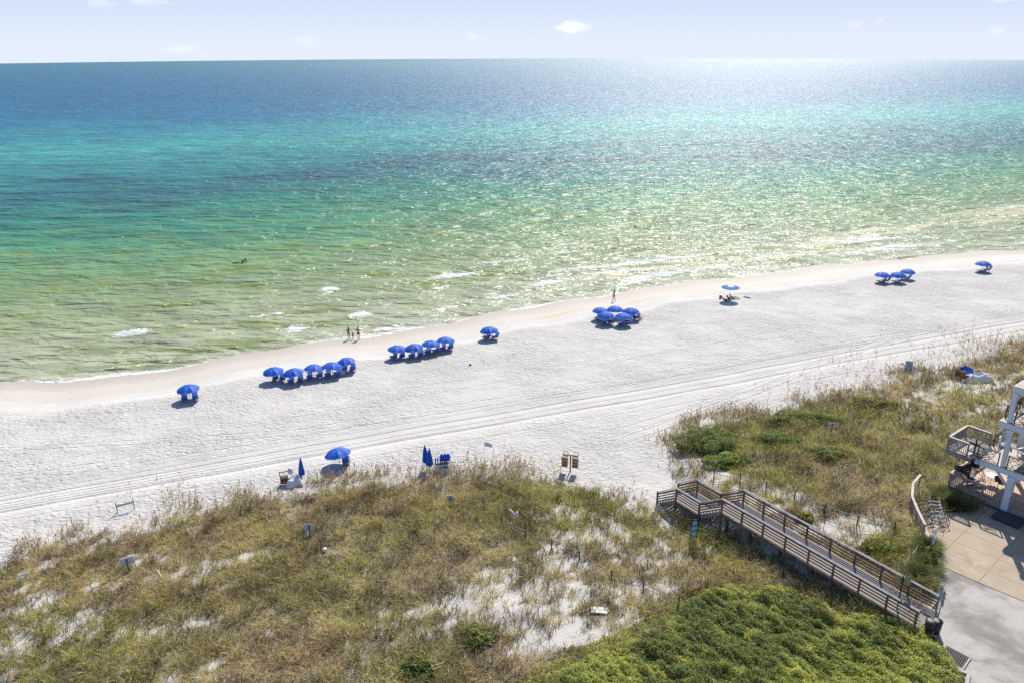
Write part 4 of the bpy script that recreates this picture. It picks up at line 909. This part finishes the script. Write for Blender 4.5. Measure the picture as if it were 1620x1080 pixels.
# canopy pixel centre, tilt x/y, description, chairs [(dx along shore, dy seaward, turn)], what
UL = [
 (298, 613, 3, -4, 'blue umbrella standing alone at the left end of the beach', 'the lone umbrella at the left end of the beach', 2, 1.02),
 (433, 585, 2, -3, 'leftmost blue umbrella of the row of five', 'the leftmost umbrella of the row of five', 2, 1),
 (465.5, 587, 5, -6, 'second blue umbrella from the left in the row of five', 'the second umbrella from the left in the row of five', 2, 1),
 (495.5, 581, 8, 5, 'middle blue umbrella of the row of five', 'the middle umbrella of the row of five', 2, .97),
 (524, 577.5, 6, 6, 'fourth blue umbrella from the left in the row of five', 'the fourth umbrella from the left in the row of five', 2, .98),
 (549, 570, 4, -10, 'rightmost and farthest blue umbrella of the row of five', 'the rightmost umbrella of the row of five', 2, .97),
 (627.5, 550.5, 2, 5, 'leftmost blue umbrella of the row of four', 'the leftmost umbrella of the row of four', 2, 1),
 (656, 548, 3, -5, 'second blue umbrella from the left in the row of four', 'the second umbrella from the left in the row of four', 2, 1),
 (681, 543, 5, 5, 'third blue umbrella from the left in the row of four', 'the third umbrella from the left in the row of four', 2, .98),
 (704, 537.5, 8, 6, 'rightmost blue umbrella of the row of four', 'the rightmost umbrella of the row of four', 2, .98),
 (774.5, 521, 2, -4, 'blue umbrella alone between the row of four and the cluster', 'the umbrella alone between the row of four and the cluster', 2, 1),
 (950, 490.5, 2, 3, 'leftmost blue umbrella in the back of the cluster of five', 'the leftmost back umbrella of the cluster', 1, 1),
 (973, 488, 2, 3, 'middle back blue umbrella of the cluster of five', 'the middle back umbrella of the cluster', 0, 1),
 (998.5, 491, 2, -2, 'rightmost blue umbrella of the cluster of five', 'the rightmost umbrella of the cluster', 2, 1),
 (958.5, 497.5, 1, -2, 'left front blue umbrella of the cluster of five', 'the left front umbrella of the cluster', 2, 1.02),
 (986.5, 499.5, 4, 4, 'right front blue umbrella of the cluster of five', 'the right front umbrella of the cluster', 2, 1.02),
 (1396.5, 434, 2, 2, 'leftmost blue umbrella of the far group of three', 'the leftmost umbrella of the far group of three', 2, 1),
 (1421.5, 434, 1, -2, 'middle blue umbrella of the far group of three', 'the middle umbrella of the far group of three', 2, 1),
 (1436.5, 429, 1, 3, 'rightmost blue umbrella of the far group of three', 'the rightmost umbrella of the far group of three', 1, .98),
 (1556, 416.5, 2, 2, 'blue umbrella farthest to the right on the beach', 'the far right umbrella', 2, 1.05),
 (536.5, 714.5, 9, -6, 'blue umbrella alone near the dunes, closest to the camera', 'the umbrella closest to the dunes', 0, 1.0),
]
GU, GC = 'open blue beach umbrellas', 'blue beach chairs in pairs under the umbrellas'
UP = []
for i, (px, py, tx_, ty_, lab, ref, nc, s_) in enumerate(UL):
    z = 1.6
    for _ in range(5): p = at(px, py, z+1.32*s_); z = tz(p.x, p.y)
    p.z = z; UP.append(p); a = R((i*37) % 45)
    put(U0, used, p, (R(-tx_), R(ty_), a), lab, GU, s_)
    side = ('left', 'right')
    for j in range(nc):
        dx = (-.52, .52)[j] if nc == 2 else -.5; dy = -.38+random.uniform(-.12, .12)
        if i == 1: dx = (.1, .75)[j]; dy = (.1, -.45)[j]
        q = p+CU*dx+CV*dy; q.z = tz(q.x, q.y)
        put(C0, usedc, q, (0, 0, CROT+R(random.uniform(-9, 9))), f'{side[j]} blue beach chair under {ref}' if nc == 2 else f'single blue beach chair under {ref}', GC)
q = UP[20]+CU*.55+CV*.1; q.z = tz(q.x, q.y)
put(C0, usedc, q, (0, 0, CROT-R(15)), 'blue beach chair half hidden beside the umbrella closest to the dunes', GC)
# personal umbrella without a valance
px, py = 1156, 453.5; z = 1.6
for _ in range(5): p = at(px, py, z+2.0); z = tz(p.x, p.y)
p.z = z; root = empty('striped_umbrella', p, 0, 'flat light blue umbrella with a white top, over people lying on the sand', 'umbrella')
MB().lathe([(.45, 2.10), (.9, 2.0), (1.3, 1.84)], 16, capb=False).build('canopy', simple('sky_blue_cloth', (.05, .24, .62), .7, .1, trans=.3), root, thick=.01)
MB().lathe([(.02, 2.17), (.45, 2.10)], 16, capb=False).build('canopy_top', M['white'], root, thick=.01); MB().tube([(0, 0, -.4), (0, 0, 2.15)], .02, 8).build('pole', M['white'], root)
PU = p
# closed umbrellas
def closed(px, py, h, label, tilt=(0, 0), r=.17):
    p = gp(px, py); root = empty('closed_umbrella', p, 0, label, 'umbrella', 'closed blue umbrellas'); root.rotation_euler = (R(tilt[0]), R(tilt[1]), 0)
    vs = []; fs = []; n = 12; prof = [(.02, h), (r*.35, h-.25), (r*.65, h-.7), (r*.9, h-1.15), (r*1.08, h-1.5)]
    for i, (rr, z) in enumerate(prof):
        for k_ in range(n): q_ = rr*(1 if k_ % 2 == 0 else .62); a = 2*math.pi*k_/n; vs.append((q_*math.cos(a), q_*math.sin(a), z-(0.03*i if k_ % 2 else 0)))
    for i in range(4):
        for k_ in range(n): fs.append((i*n+k_, i*n+(k_+1) % n, (i+1)*n+(k_+1) % n, (i+1)*n+k_))
    MB().add(vs, fs).build('canopy', M['canvas'], root, thick=.01); MB().tube([(0, 0, -.3), (0, 0, h+.08)], .024, 8).build('pole', M['wood'], root)
closed(478, 758, 2.05, 'closed blue umbrella standing behind the chair stack at left', (0, 1), .26)
closed(675.5, 742, 2.3, 'left closed blue umbrella of the leaning pair beside the white covered stack', (0, -3), .3)
closed(679.5, 747, 2.35, 'right closed blue umbrella of the leaning pair beside the white covered stack', (3, 2), .3)
# chair stacks under tarps
def stack(px, py, rz, label, n=5, tarp='cloth', sx=1., over=True):
    p = gp(px, py); root = empty('folded_chair_stack', p, rz, label, 'chair stack', 'stacks of folded wooden chairs')
    for i in range(n):
        y = -.35+i*.7/n
        MB().beam((-.6*sx, y, .04), (-.6*sx, y+.05, .75), .03, .05).beam((-.05*sx, y, .04), (-.05*sx, y+.05, .75), .03, .05).beam((-.6*sx, y+.05, .72), (-.05*sx, y+.05, .72), .03, .04).beam((-.6*sx, y+.03, .4), (-.05*sx, y+.03, .4), .02, .3).build('folded_frame', M['redwood'], root)
    mb = MB(); rows = []
    nx, ny = 13, 11
    for j in range(ny):
        row = []
        for i in range(nx):
            x = (i/(nx-1)-.5)*2; y = (j/(ny-1)-.5)*2; r = max(abs(x), abs(y))
            h = .58*(1-r**3)+.10*math.sin(x*5+y*3)*(1-r)+.08*math.sin(y*9)*(1-r*.6)+.05
            row.append((.45+x*.72*sx, y*.66+.12*math.sin(x*4), max(.02, h)))
        rows.append(row)
    if over: mb.sheet(rows).build('tarp', M[tarp], root, thick=.015)
    return root
s1 = stack(457, 765, R(12), 'stack of folded brown chairs with a crumpled grey tarp, beside the closed umbrella', 5)
MB().tube([(-.65, .4, .0), (-.7, .42, 1.0)], .03, 6).tube([(.3, .45, 0), (.28, .45, 1.1)], .03, 6).beam((-.68, .42, .92), (.28, .45, .98), .05, .05).build('rack', M['trunks'], s1)
MB().lathe([(.05, .75), (.2, .8), (.22, 1.15), (.1, 1.3)], 10, (.2, .35, 0)).build('folded_sling', M['sling'], s1, smooth=True)
p = gp(700, 745); root = empty('rental_locker', p, R(8), 'white draped rental stack with brown chair frames and three folded blue umbrella tops', 'chair stack')
vs = [(x*(1.02 if z == 0 else .86), y*(1.0 if z == 0 else .85), z) for z in (0., .55, .82) for x, y in ((-.62, -.45), (-.2, -.5), (.2, -.45), (.62, -.5), (.64, 0), (.62, .45), (0, .5), (-.62, .45), (-.66, 0))]
MB().add(vs, [(i, (i+1) % 9, 9+(i+1) % 9, 9+i) for i in range(9)]+[(9+i, 9+(i+1) % 9, 18+(i+1) % 9, 18+i) for i in range(9)]+[tuple(range(18, 27))]).build('tarp', M['cloth'], root)
mb = MB(); [mb.beam((-.35+i*.18, -.3, .85), (-.35+i*.18, .1, 1.05), .1, .12) for i in range(5)]; mb.build('chair_frames', M['redwood'], root)
mb = MB(); mb.box((-.1, -.49, .62), (.12, .04, .1)); mb.box((.25, -.49, .66), (.4, .04, .08)); mb.build('openings', M['trunks'], root)
MB().beam((-.55, -.25, .75), (-.55, .1, 1.25), .12, .06).beam((-.36, -.25, .75), (-.36, .1, 1.25), .12, .06).build('blue_slings', M['canvas2'], root)
for i in range(3): MB().lathe([(.16, .95), (.2, 1.2), (.17, 1.45), (.05, 1.6)], 10, (.0+i*.26, .15, 0)).build('umbrella_top', M['canvas'], root, smooth=True)
# sailing pennant lying on sand / small white flag
p = gp(765, 727); root = empty('beach_flag', p, R(20), 'small white flag on a leaning thin pole, throwing a shadow on the sand', 'flag')
MB().tube([(0, 0, -.2), (.12, 0, 1.75)], .018, 6).build('pole', M['white'], root); MB().sheet([[(.12, 0, 1.72), (.11, 0, 1.35)], [(.45, .05, 1.6), (.44, -.03, 1.22)], [(.8, -.02, 1.35), (.82, .04, 1.05)]]).build('cloth', M['sling'], root, thick=.01)
# boxes on a post
p = gp(902, 745); root = empty('twin_box_post', p, R(-14), 'two slatted wooden boxes hanging from a post with metal loops at the dune edge', 'mail box post')
MB().box((0, .0, .65), (.10, .10, 1.9)).build('post', M['redwood'], root); MB().beam((-.62, 0, 1.55), (.62, 0, 1.55), .08, .08).build('crossbar', M['redwood'], root)
for sx_ in (-.46, .44):
    b_ = MB().box((sx_, -.14, 1.0), (.5, .30, .95)).build('slatted_box', M['boxwood'], root, bevel=.01)
    mb = MB(); [mb.box((sx_, -.297, z), (.40, .012, .07)) for z in (.72, .98)]; mb.build('slot', M['trunks'], b_)
    MB().beam((sx_-.27, -.2, 1.42), (sx_+.27, -.2, 1.42), .38, .10).build('box_lid', M['redwood'], b_)
    MB().tube([(sx_-.2, .05, 1.5), (sx_-.16, .22, 1.75), (sx_+.2, .22, 1.75), (sx_+.25, .05, 1.5)], .028, 6).build('loop_handle', M['post'], root)
# wooden frame at left
p0, p1 = gp(186, 811), gp(213, 804); root = empty('sign_frame', p0, 0, 'empty grey frame of two posts and one board on the sand at far left', 'frame')
d_ = p1-p0
for q_ in (Vector((0, 0, 0)), d_): MB().tube([q_+Vector((0, 0, -.3)), q_+Vector((0, 0, .95))], .035, 6).build('post', M['post'], root)
MB().beam(Vector((0, 0, .62)), d_+Vector((0, 0, .62)), .04, .16).build('board', M['grey'], root)
# right side items
p = gp(1436, 588); root = empty('leaning_panel', p, R(-20), 'blue grey board leaning upright on the sand beside a pale cloth', 'board')
MB().beam((0, -.1, 0), (.05, .35, 1.15), .72, .05, up=Vector((0, 1, .3))).build('panel', M['panel'], root)
mb = MB(); [mb.beam((-.34, -.12+y_*.4, y_), (.38, -.12+y_*.4, y_), .05, .03) for y_ in (.35, .8)]; mb.build('battens', M['dark'], root)
MB().sheet([[(.4, -.3, .02), (.45, .3, .7)], [(.8, -.35, .02), (.75, .25, .55)], [(1.05, -.2, .02), (.95, .2, .3)]]).build('cloth', M['cloth'], root, thick=.02)
s2 = stack(1524, 598, R(-6), 'brown folded chairs under a bright blue cloth at the far right dune edge', 5, over=False); s2.scale = (1.3,)*3
MB().sheet([[(-.45, .25, .95), (-.25, -.15, .7)], [(.1, .3, 1.02), (.25, -.25, .35)], [(.75, .25, .75), (.7, 0, .5)]]).build('blue_cloth', M['canvas'], s2, thick=.03)
MB().tube([(-.95, .1, 0), (-.85, .1, 1.1)], .05, 6).beam((-.9, .1, .9), (-.1, .2, .95), .06, .06).beam((.6, .3, .55), (1.5, .5, .7), .06, .06).build('loose_rails', M['wood'], s2)
s3 = stack(1537, 603, R(-12), 'mound of crumpled white tarps beside the blue cloth, far right dune edge', 1, sx=1.75); s3.scale = (1.25, 1.25, 1.5)
# ------------------------------------------------------------------ people
def person(name, label, loc, rz, J, skin='skin', h=1., garments=(), hair='short', grp=None, rx=0):
    """J: joints dict in metres for a 1.75 m body; garments: (name, material, joint list, radii)"""
    root = empty(name, loc, rz, label, 'person', grp); root.scale = (h,)*3; root.rotation_euler.x = rx
    E_ = [('pel', 'wai'), ('wai', 'che'), ('che', 'nck'), ('nck', 'jaw'), ('jaw', 'hed'), ('jaw', 'nos')]
    for s_ in 'lr': E_ += [('che', 'sh'+s_), ('sh'+s_, 'el'+s_), ('el'+s_, 'wr'+s_), ('wr'+s_, 'pa'+s_), ('pel', 'hi'+s_), ('hi'+s_, 'kn'+s_), ('kn'+s_, 'an'+s_), ('an'+s_, 'to'+s_)]
    RD = dict(pel=.125, wai=.11, che=.13, nck=.052, jaw=.072, hed=.088, nos=.014, sh=.062, el=.043, wr=.028, pa=.034, hi=.095, kn=.056, an=.036, to=.034)
    J = dict(J); hd = Vector(J['hed']); jw = Vector(J['jaw']); fw = Vector(J.pop('fwd', (0, 1, 0))).normalized()
    J['nos'] = jw+(hd-jw)*.45+fw*.115
    for s_ in 'lr':
        w_, e_ = Vector(J['wr'+s_]), Vector(J['el'+s_]); dv = (w_-e_).normalized(); J['pa'+s_] = w_+dv*.075
        sd_ = dv.orthogonal().normalized()
        for k_ in range(4):
            b_ = w_+dv*(.10)+sd_*(-.03+.02*k_); J[f'f{k_}{s_}'] = b_+dv*(.055+.012*(k_ in (1, 2))); E_.append(('pa'+s_, f'f{k_}{s_}'))
        J['t'+s_] = w_+dv*.07+sd_*.06; E_.append(('pa'+s_, 't'+s_))
    names = list(J); me = bpy.data.meshes.new('body'); me.from_pydata([tuple(J[n]) for n in names], [(names.index(a), names.index(b)) for a, b in E_], [])
    o = bpy.data.objects.new('body', me); COL.objects.link(o); o.parent = root; me.materials.append(M[skin])
    sk = o.modifiers.new('skin', 'SKIN'); 
    for i, n in enumerate(names):
        r_ = RD.get(n, RD.get(n[:2], .009)); me.skin_vertices[0].data[i].radius = (r_, r_); me.skin_vertices[0].data[i].use_root = n == 'pel'
    sb = o.modifiers.new('sub', 'SUBSURF'); sb.levels = 1; sb.render_levels = 1; sk.use_smooth_shade = True
    hc = MB(); bk = hd-fw*.018
    hc.lathe([(.03, -.05), (.085, -.045), (.098, .0), (.085, .06), (.045, .095), (.01, .102)], 12, (0, 0, 0)).v
    hv = MB(); up = (hd-jw).normalized(); sd2 = up.cross(fw).normalized(); f2 = sd2.cross(up)
    hv.v = [tuple(bk+sd2*x+f2*y+up*z) for x, y, z in hc.v]; hv.f = hc.f
    if hair == 'long': hv.tube([bk-f2*.03, bk-f2*.10-up*.12, bk-f2*.11-up*.28], .07, 8, .04)
    hv.build('hair', M['hair'], root, smooth=True)
    for gn, gm, js, rs in garments:
        g = bpy.data.meshes.new(gn); vv = [tuple(Vector(J[a]) if isinstance(a, str) else Vector(a)) for a in js['v']]; g.from_pydata(vv, js['e'], [])
        go = bpy.data.objects.new(gn, g); COL.objects.link(go); go.parent = root; g.materials.append(M[gm]); gs = go.modifiers.new('skin', 'SKIN')
        for i, r_ in enumerate(rs): g.skin_vertices[0].data[i].radius = (r_, r_); g.skin_vertices[0].data[i].use_root = i == 0
        go.modifiers.new('sub', 'SUBSURF').levels = 1
    return root
def standing(**k):
    J = dict(pel=(0, 0, .95), wai=(0, 0, 1.10), che=(0, -.01, 1.33), nck=(0, 0, 1.47), jaw=(0, .02, 1.56), hed=(0, .01, 1.66), fwd=(0, 1, 0),
             shl=(-.18, -.01, 1.40), ell=(-.25, -.03, 1.12), wrl=(-.24, .07, .88), shr=(.18, -.01, 1.40), elr=(.25, -.03, 1.12), wrr=(.24, .07, .88),
             hil=(-.09, 0, .88), knl=(-.10, .02, .48), anl=(-.10, -.02, .07), tol=(-.12, .13, .035), hir=(.09, 0, .88), knr=(.10, .02, .48), anr=(.10, -.02, .07), tor=(.12, .13, .035))
    J.update(k); return J
def mid(J, a, b, f): return tuple(Vector(J[a])+(Vector(J[b])-Vector(J[a]))*f)
def shorts(J, m='trunks', f=.55):
    return ('shorts', m, dict(v=['pel', 'wai', 'hil', mid(J, 'hil', 'knl', f), 'hir', mid(J, 'hir', 'knr', f)], e=[(0, 1), (0, 2), (2, 3), (0, 4), (4, 5)]), (.14, .125, .105, .09, .105, .09))
def suit(J, m): return ('swimsuit', m, dict(v=['pel', 'wai', 'che'], e=[(0, 1), (1, 2)]), (.138, .12, .137))
GP = 'people on the wet sand'
J = standing(ell=(-.33, -.10, 1.18), wrl=(-.12, .12, 1.20), elr=(.34, -.08, 1.18), wrr=(.14, .14, 1.22), knr=(.10, .10, .50), anr=(.08, -.02, .08), hed=(0, .03, 1.66))
person('person', 'man in dark swim shorts walking at the water edge, arms bent, back to the camera', gp(567.5, 536), CROT-.35, J, 'skin', 1.02, [shorts(J)], grp=GP)
J = standing(wrr=(.50, .18, 1.02), elr=(.34, .06, 1.18), hed=(.05, .03, 1.64), che=(.02, .02, 1.33), jaw=(.04, .05, 1.55), ell=(-.28, -.02, 1.14), wrl=(-.13, .1, 1.04))
person('person', 'long haired woman in a swimsuit reaching a hand to the small child in the shallows', gp(552, 535.5), CROT+.1, J, 'skin2', .98, [suit(J, 'trunks')], 'long', grp=GP)
J = standing(ell=(-.30, .0, 1.24), wrl=(-.2, .18, 1.2), elr=(.30, 0, 1.24), wrr=(.4, .1, 1.2))
person('person', 'small child in dark shorts standing between the two adults at the water edge', gp(558.5, 535.5), CROT-.6, J, 'skin2', .60, [shorts(J)], grp=GP)
J = standing(ell=(-.32, -.05, 1.3), wrl=(-.42, .1, 1.1), elr=(.34, .02, 1.42), wrr=(.30, .06, 1.66), knl=(-.12, .14, .50), anl=(-.14, .04, .10), tol=(-.14, .18, .06), knr=(.12, -.06, .48), anr=(.13, -.22, .09), tor=(.13, -.1, .03))
person('person', 'sun tanned woman in rose swimwear striding along the wet sand above the umbrella cluster', gp(971, 475.5), CROT+.45, J, 'skin', 1., [('bikini', 'pink', dict(v=['pel', 'hil', 'hir'], e=[(0, 1), (0, 2)]), (.137, .104, .104))], 'long', grp=GP)
def reclining(**k):
    J = dict(pel=(0, -.12, .40), wai=(0, -.24, .50), che=(0, -.42, .68), nck=(0, -.53, .80), jaw=(0, -.58, .88), hed=(0, -.62, .97), fwd=(0, .8, .5),
             shl=(-.18, -.47, .74), ell=(-.27, -.25, .60), wrl=(-.27, .0, .58), shr=(.18, -.47, .74), elr=(.27, -.25, .60), wrr=(.27, .0, .58),
             hil=(-.09, -.04, .38), knl=(-.11, .38, .45), anl=(-.12, .78, .31), tol=(-.14, .85, .44), hir=(.09, -.04, .38), knr=(.11, .38, .47), anr=(.12, .78, .31), tor=(.14, .85, .44))
    J.update(k); return J
GS = 'people resting under the umbrellas'
def seated(i, dx, dy, label, skin='skin', gm='trunks', rz=0, hair='short', J=None, dz=0):
    q = UP[i]+CU*dx+CV*dy; q.z = tz(q.x, q.y)+dz; J = J or reclining(); person('person', label, q, CROT+rz, J, skin, .98, [shorts(J, gm)], hair, GS)
seated(14, .6, -.1, 'person lying back on a chair between the two front umbrellas of the cluster, plum swimwear', 'skin2', 'plum', R(-60))
seated(13, .55, -.05, 'person with raised knees stretched out at the right side of the cluster, dark trunks', 'skin', 'trunks', R(-75), J=reclining(knl=(-.14, .35, .66), anl=(-.14, .7, .4), elr=(.42, -.5, .8), wrr=(.6, -.35, .95)))
seated(13, 1.25, -.35, 'person in rose swimwear lying outside the shade, rightmost of the cluster', 'skin3', 'pink', R(-55), 'long', dz=-.22)
seated(15, .0, -.15, 'dark haired person seated low under the right front umbrella of the cluster', 'skin2', 'teal')
seated(7, .55, .0, 'light skinned person reclining under the second umbrella of the row of four', 'skin3', 'pink', R(5))
seated(8, -.45, .05, 'person with white towel cloth reclining under the third umbrella of the row of four', 'skin3', 'sling', R(0))
seated(5, -.5, .05, 'dark haired person reclining under the rightmost umbrella of the row of five', 'skin2', 'trunks', R(10))
seated(10, -.52, -.05, 'person reclining in the left chair of the umbrella between row and cluster', 'skin', 'trunks', R(0))
for dx, dy, l, g_, rz, sk_ in ((-.9, -.3, 'person lying in dark clothes under the flat light blue umbrella, on the left', 'trunks', R(-95), 'skin2'), (.15, .2, 'person with bent knees lying under the middle of the flat light blue umbrella', 'trunks', R(-70), 'skin2'), (.8, .1, 'person in teal lying at the right side of the flat light blue umbrella', 'teal', R(-110), 'skin2')):
    q = PU+CU*dx+CV*dy; q.z = tz(q.x, q.y)-.25; J = reclining(knl=(-.11, .28, .62)); person('person', l, q, CROT+rz, J, sk_, .98, [shorts(J, g_), suit(J, g_)], grp=GS)
def box_thing(name, px, py, d, mat, label, cat, rz=0, z=.0):
    p = gp(px, py); r_ = empty(name, p+Vector((0, 0, z)), rz, label, cat); MB().box((0, 0, d[2]/2), d).build('body', M[mat], r_, bevel=.03); MB().box((0, 0, d[2]+.03), (d[0]*1.04, d[1]*1.04, .06)).build('lid', M['white'], r_, bevel=.015); return r_
box_thing('cooler_box', 540, 590.5, (.75, .5, .42), 'sling', 'white cooler box before the rightmost umbrella of the row of five', 'cooler', CROT)
box_thing('beach_bag', 1139.5, 472, (.28, .25, .5), 'plum', 'plum coloured bag standing left of the people under the flat light blue umbrella', 'bag', 0)
tag(MB().lathe([(.02, 0), (.22, .02), (.20, .07), (.02, .08)], 12).build('boogie_board', M['trunks'], loc=gp(1182, 471)+Vector((0, 0, .05))), 'dark board lying on sand right of the flat light blue umbrella', 'board').scale = (.6, 2.6, 1)
bpy.data.objects['boogie_board'].rotation_euler = (R(3), 0, R(55))
tag(MB().lathe([(.05, 0), (.16, .03), (.12, .12), (.02, .15)], 9).build('towel_heap', M['trunks'], loc=gp(744, 577)), 'small dark heap on the open sand below the lone umbrella', 'towel')
# swimmers
p = at(374.5, 415, .02); r_ = empty('pool_float', p, R(-8), 'lime green inflatable float carrying swimmers in the green shallows', 'float')
MB().ring((0, 0, .06), .62, .17, (0, 0, 1), 22, 10).build('tube', M['lime'], r_, smooth=True); MB().lathe([(.02, .0), (.55, .0), (.55, .06), (.02, .07)], 16).build('floor', M['lime'], r_); r_.scale = (1.1, .7, .9)
J = reclining(); person('person', 'swimmer half lying on the right end of the lime float', p+Vector((.95, .05, -.30)), R(70), J, 'skin2', .95, [shorts(J)], grp='swimmers at the float')
J = standing(wrl=(-.4, .3, 1.2), wrr=(.3, .3, 1.2)); person('person', 'dark haired swimmer chest deep just right of the lime float', p+Vector((1.55, .35, -1.12)), R(80), J, 'skin', .97, [shorts(J)], grp='swimmers at the float')
# ------------------------------------------------------------------ clouds
def cloudmat():
    m = bpy.data.materials.new('cloud_vapour'); m.use_nodes = True; nt = m.node_tree; L = nt.links.new
    nt.nodes.remove(nt.nodes['Principled BSDF']); tc = N(nt, 'ShaderNodeTexCoord')
    v = N(nt, 'ShaderNodeVolumePrincipled'); v.inputs['Color'].default_value = (1, 1, 1, 1); v.inputs['Anisotropy'].default_value = .3
    v.inputs['Emission Strength'].default_value = 0
    oi = N(nt, 'ShaderNodeObjectInfo'); ln = N(nt, 'ShaderNodeVectorMath', operation='LENGTH'); L(tc.outputs['Object'], ln.inputs[0])
    ad = N(nt, 'ShaderNodeVectorMath', operation='ADD'); L(tc.outputs['Object'], ad.inputs[0]); L(oi.outputs['Location'], ad.inputs[1])
    n = noise(nt, ad.outputs[0], 1.7, 5, .62); q = math_(nt, 'SUBTRACT', math_(nt, 'ADD', math_(nt, 'MULTIPLY', math_(nt, 'SUBTRACT', n, .5), 2.2), .72), ln.outputs['Value'])
    L(math_(nt, 'MULTIPLY', mapr(nt, q, 0, .7), N(nt, 'ShaderNodeAttribute', attribute_name='thick', attribute_type='OBJECT').outputs['Fac']), v.inputs['Density'])
    L(v.outputs[0], nt.nodes['Material Output'].inputs['Volume']); return m
cm = cloudmat()
def cloud(px, py, w_, h, dens, label):
    x = px-810; y = py-540; r = Vector((x, F*cP-y*sP, -(F*sP+y*cP))).normalized(); dist = 9000; c = Vector((0, 0, CH))+r*dist; k_ = dist/F
    bm_ = MB(); n = 16; bm_.lathe([(max(.02, math.sin(t*math.pi/10)), -math.cos(t*math.pi/10)) for t in range(11)], n)
    o = bm_.build('cloud', cm, smooth=True); o.location = c; o.scale = (w_*k_*.5*1.25, w_*k_*.35, h*k_*.5*1.4); o['thick'] = dens
    tag(o, label, 'cloud', 'small white clouds over the sea')
cloud(908, 44, 56, 25, .007, 'largest and whitest small cloud, right of the middle of the sky')
cloud(160, 2, 46, 18, .003, 'small cloud cut by the top edge at far left'); cloud(236, -2, 74, 18, .003, 'long cloud cut by the top edge, right of the first one')
cloud(292, 76, 70, 15, .002, 'faint flat cloud low over the sea at left'); cloud(486, 63, 40, 14, .003, 'faint small cloud left of the middle'); cloud(750, 58, 36, 16, .002, 'faint wisp of cloud left of the whitest cloud')
cloud(1354, 42, 28, 13, .0035, 'left one of the two little clouds side by side at right'); cloud(1394, 36, 22, 13, .003, 'right one of the two little clouds side by side at right'); cloud(1578, 51, 26, 13, .0035, 'little low cloud at the far right'); cloud(1588, 0, 50, 10, .004, 'thin cloud touching the top edge at the far right')
# ------------------------------------------------------------------ light and sky
SAZ, SEL = R(17), R(45)
w = bpy.data.worlds.new('World'); sc.world = w; w.use_nodes = True; nt = w.node_tree
sky = nt.nodes.new('ShaderNodeTexSky'); sky.sky_type = 'NISHITA'; sky.sun_disc = False; sky.sun_elevation = SEL; sky.sun_rotation = SAZ
sky.air_density = 1.; sky.dust_density = .3; sky.ozone_density = 3.5; sky.altitude = 30
tc = nt.nodes.new('ShaderNodeTexCoord'); sx = nt.nodes.new('ShaderNodeSeparateXYZ'); nt.links.new(tc.outputs['Generated'], sx.inputs[0])
cr = nt.nodes.new('ShaderNodeValToRGB'); nt.links.new(mapr(nt, sx.outputs[2], -.03, .25), cr.inputs[0]); el = cr.color_ramp.elements
el[0].position = 0; el[0].color = (.72, .785, .885, 1); el[1].position = 1; el[1].color = (.26, .42, .84, 1)
for p_, c_ in ((.11, (.70, .77, .882, 1)), (.26, (.575, .67, .86, 1)), (.5, (.40, .53, .82, 1))): e_ = el.new(p_); e_.color = c_
vm = nt.nodes.new('ShaderNodeVectorMath'); vm.operation = 'SCALE'; vm.inputs['Scale'].default_value = 1/.12; nt.links.new(cr.outputs[0], vm.inputs[0])
mx = mixc(nt, mapr(nt, sx.outputs[2], .06, .5, 1, 0, True), sky.outputs[0], vm.outputs[0])
bg = nt.nodes['Background']; nt.links.new(mx, bg.inputs[0]); bg.inputs[1].default_value = .12
sl = bpy.data.lights.new('sun', 'SUN'); sl.energy = 4.9; sl.angle = R(.53); sl.color = (1, .94, .85)
so = bpy.data.objects.new('sun', sl); COL.objects.link(so)
sd = Vector((math.sin(SAZ)*math.cos(SEL), math.cos(SAZ)*math.cos(SEL), math.sin(SEL)))
so.rotation_euler = (-sd).to_track_quat('-Z', 'Y').to_euler(); so.location = (0, 0, 60)
sc.view_settings.view_transform = 'Standard'; sc.view_settings.look = 'None'; sc.view_settings.exposure = .16
sc.cycles.use_denoising = False; sc.cycles.volume_bounces = 3; sc.cycles.max_bounces = 6; sc.cycles.diffuse_bounces = 2; sc.cycles.glossy_bounces = 2; sc.cycles.transmission_bounces = 3; sc.cycles.transparent_max_bounces = 6
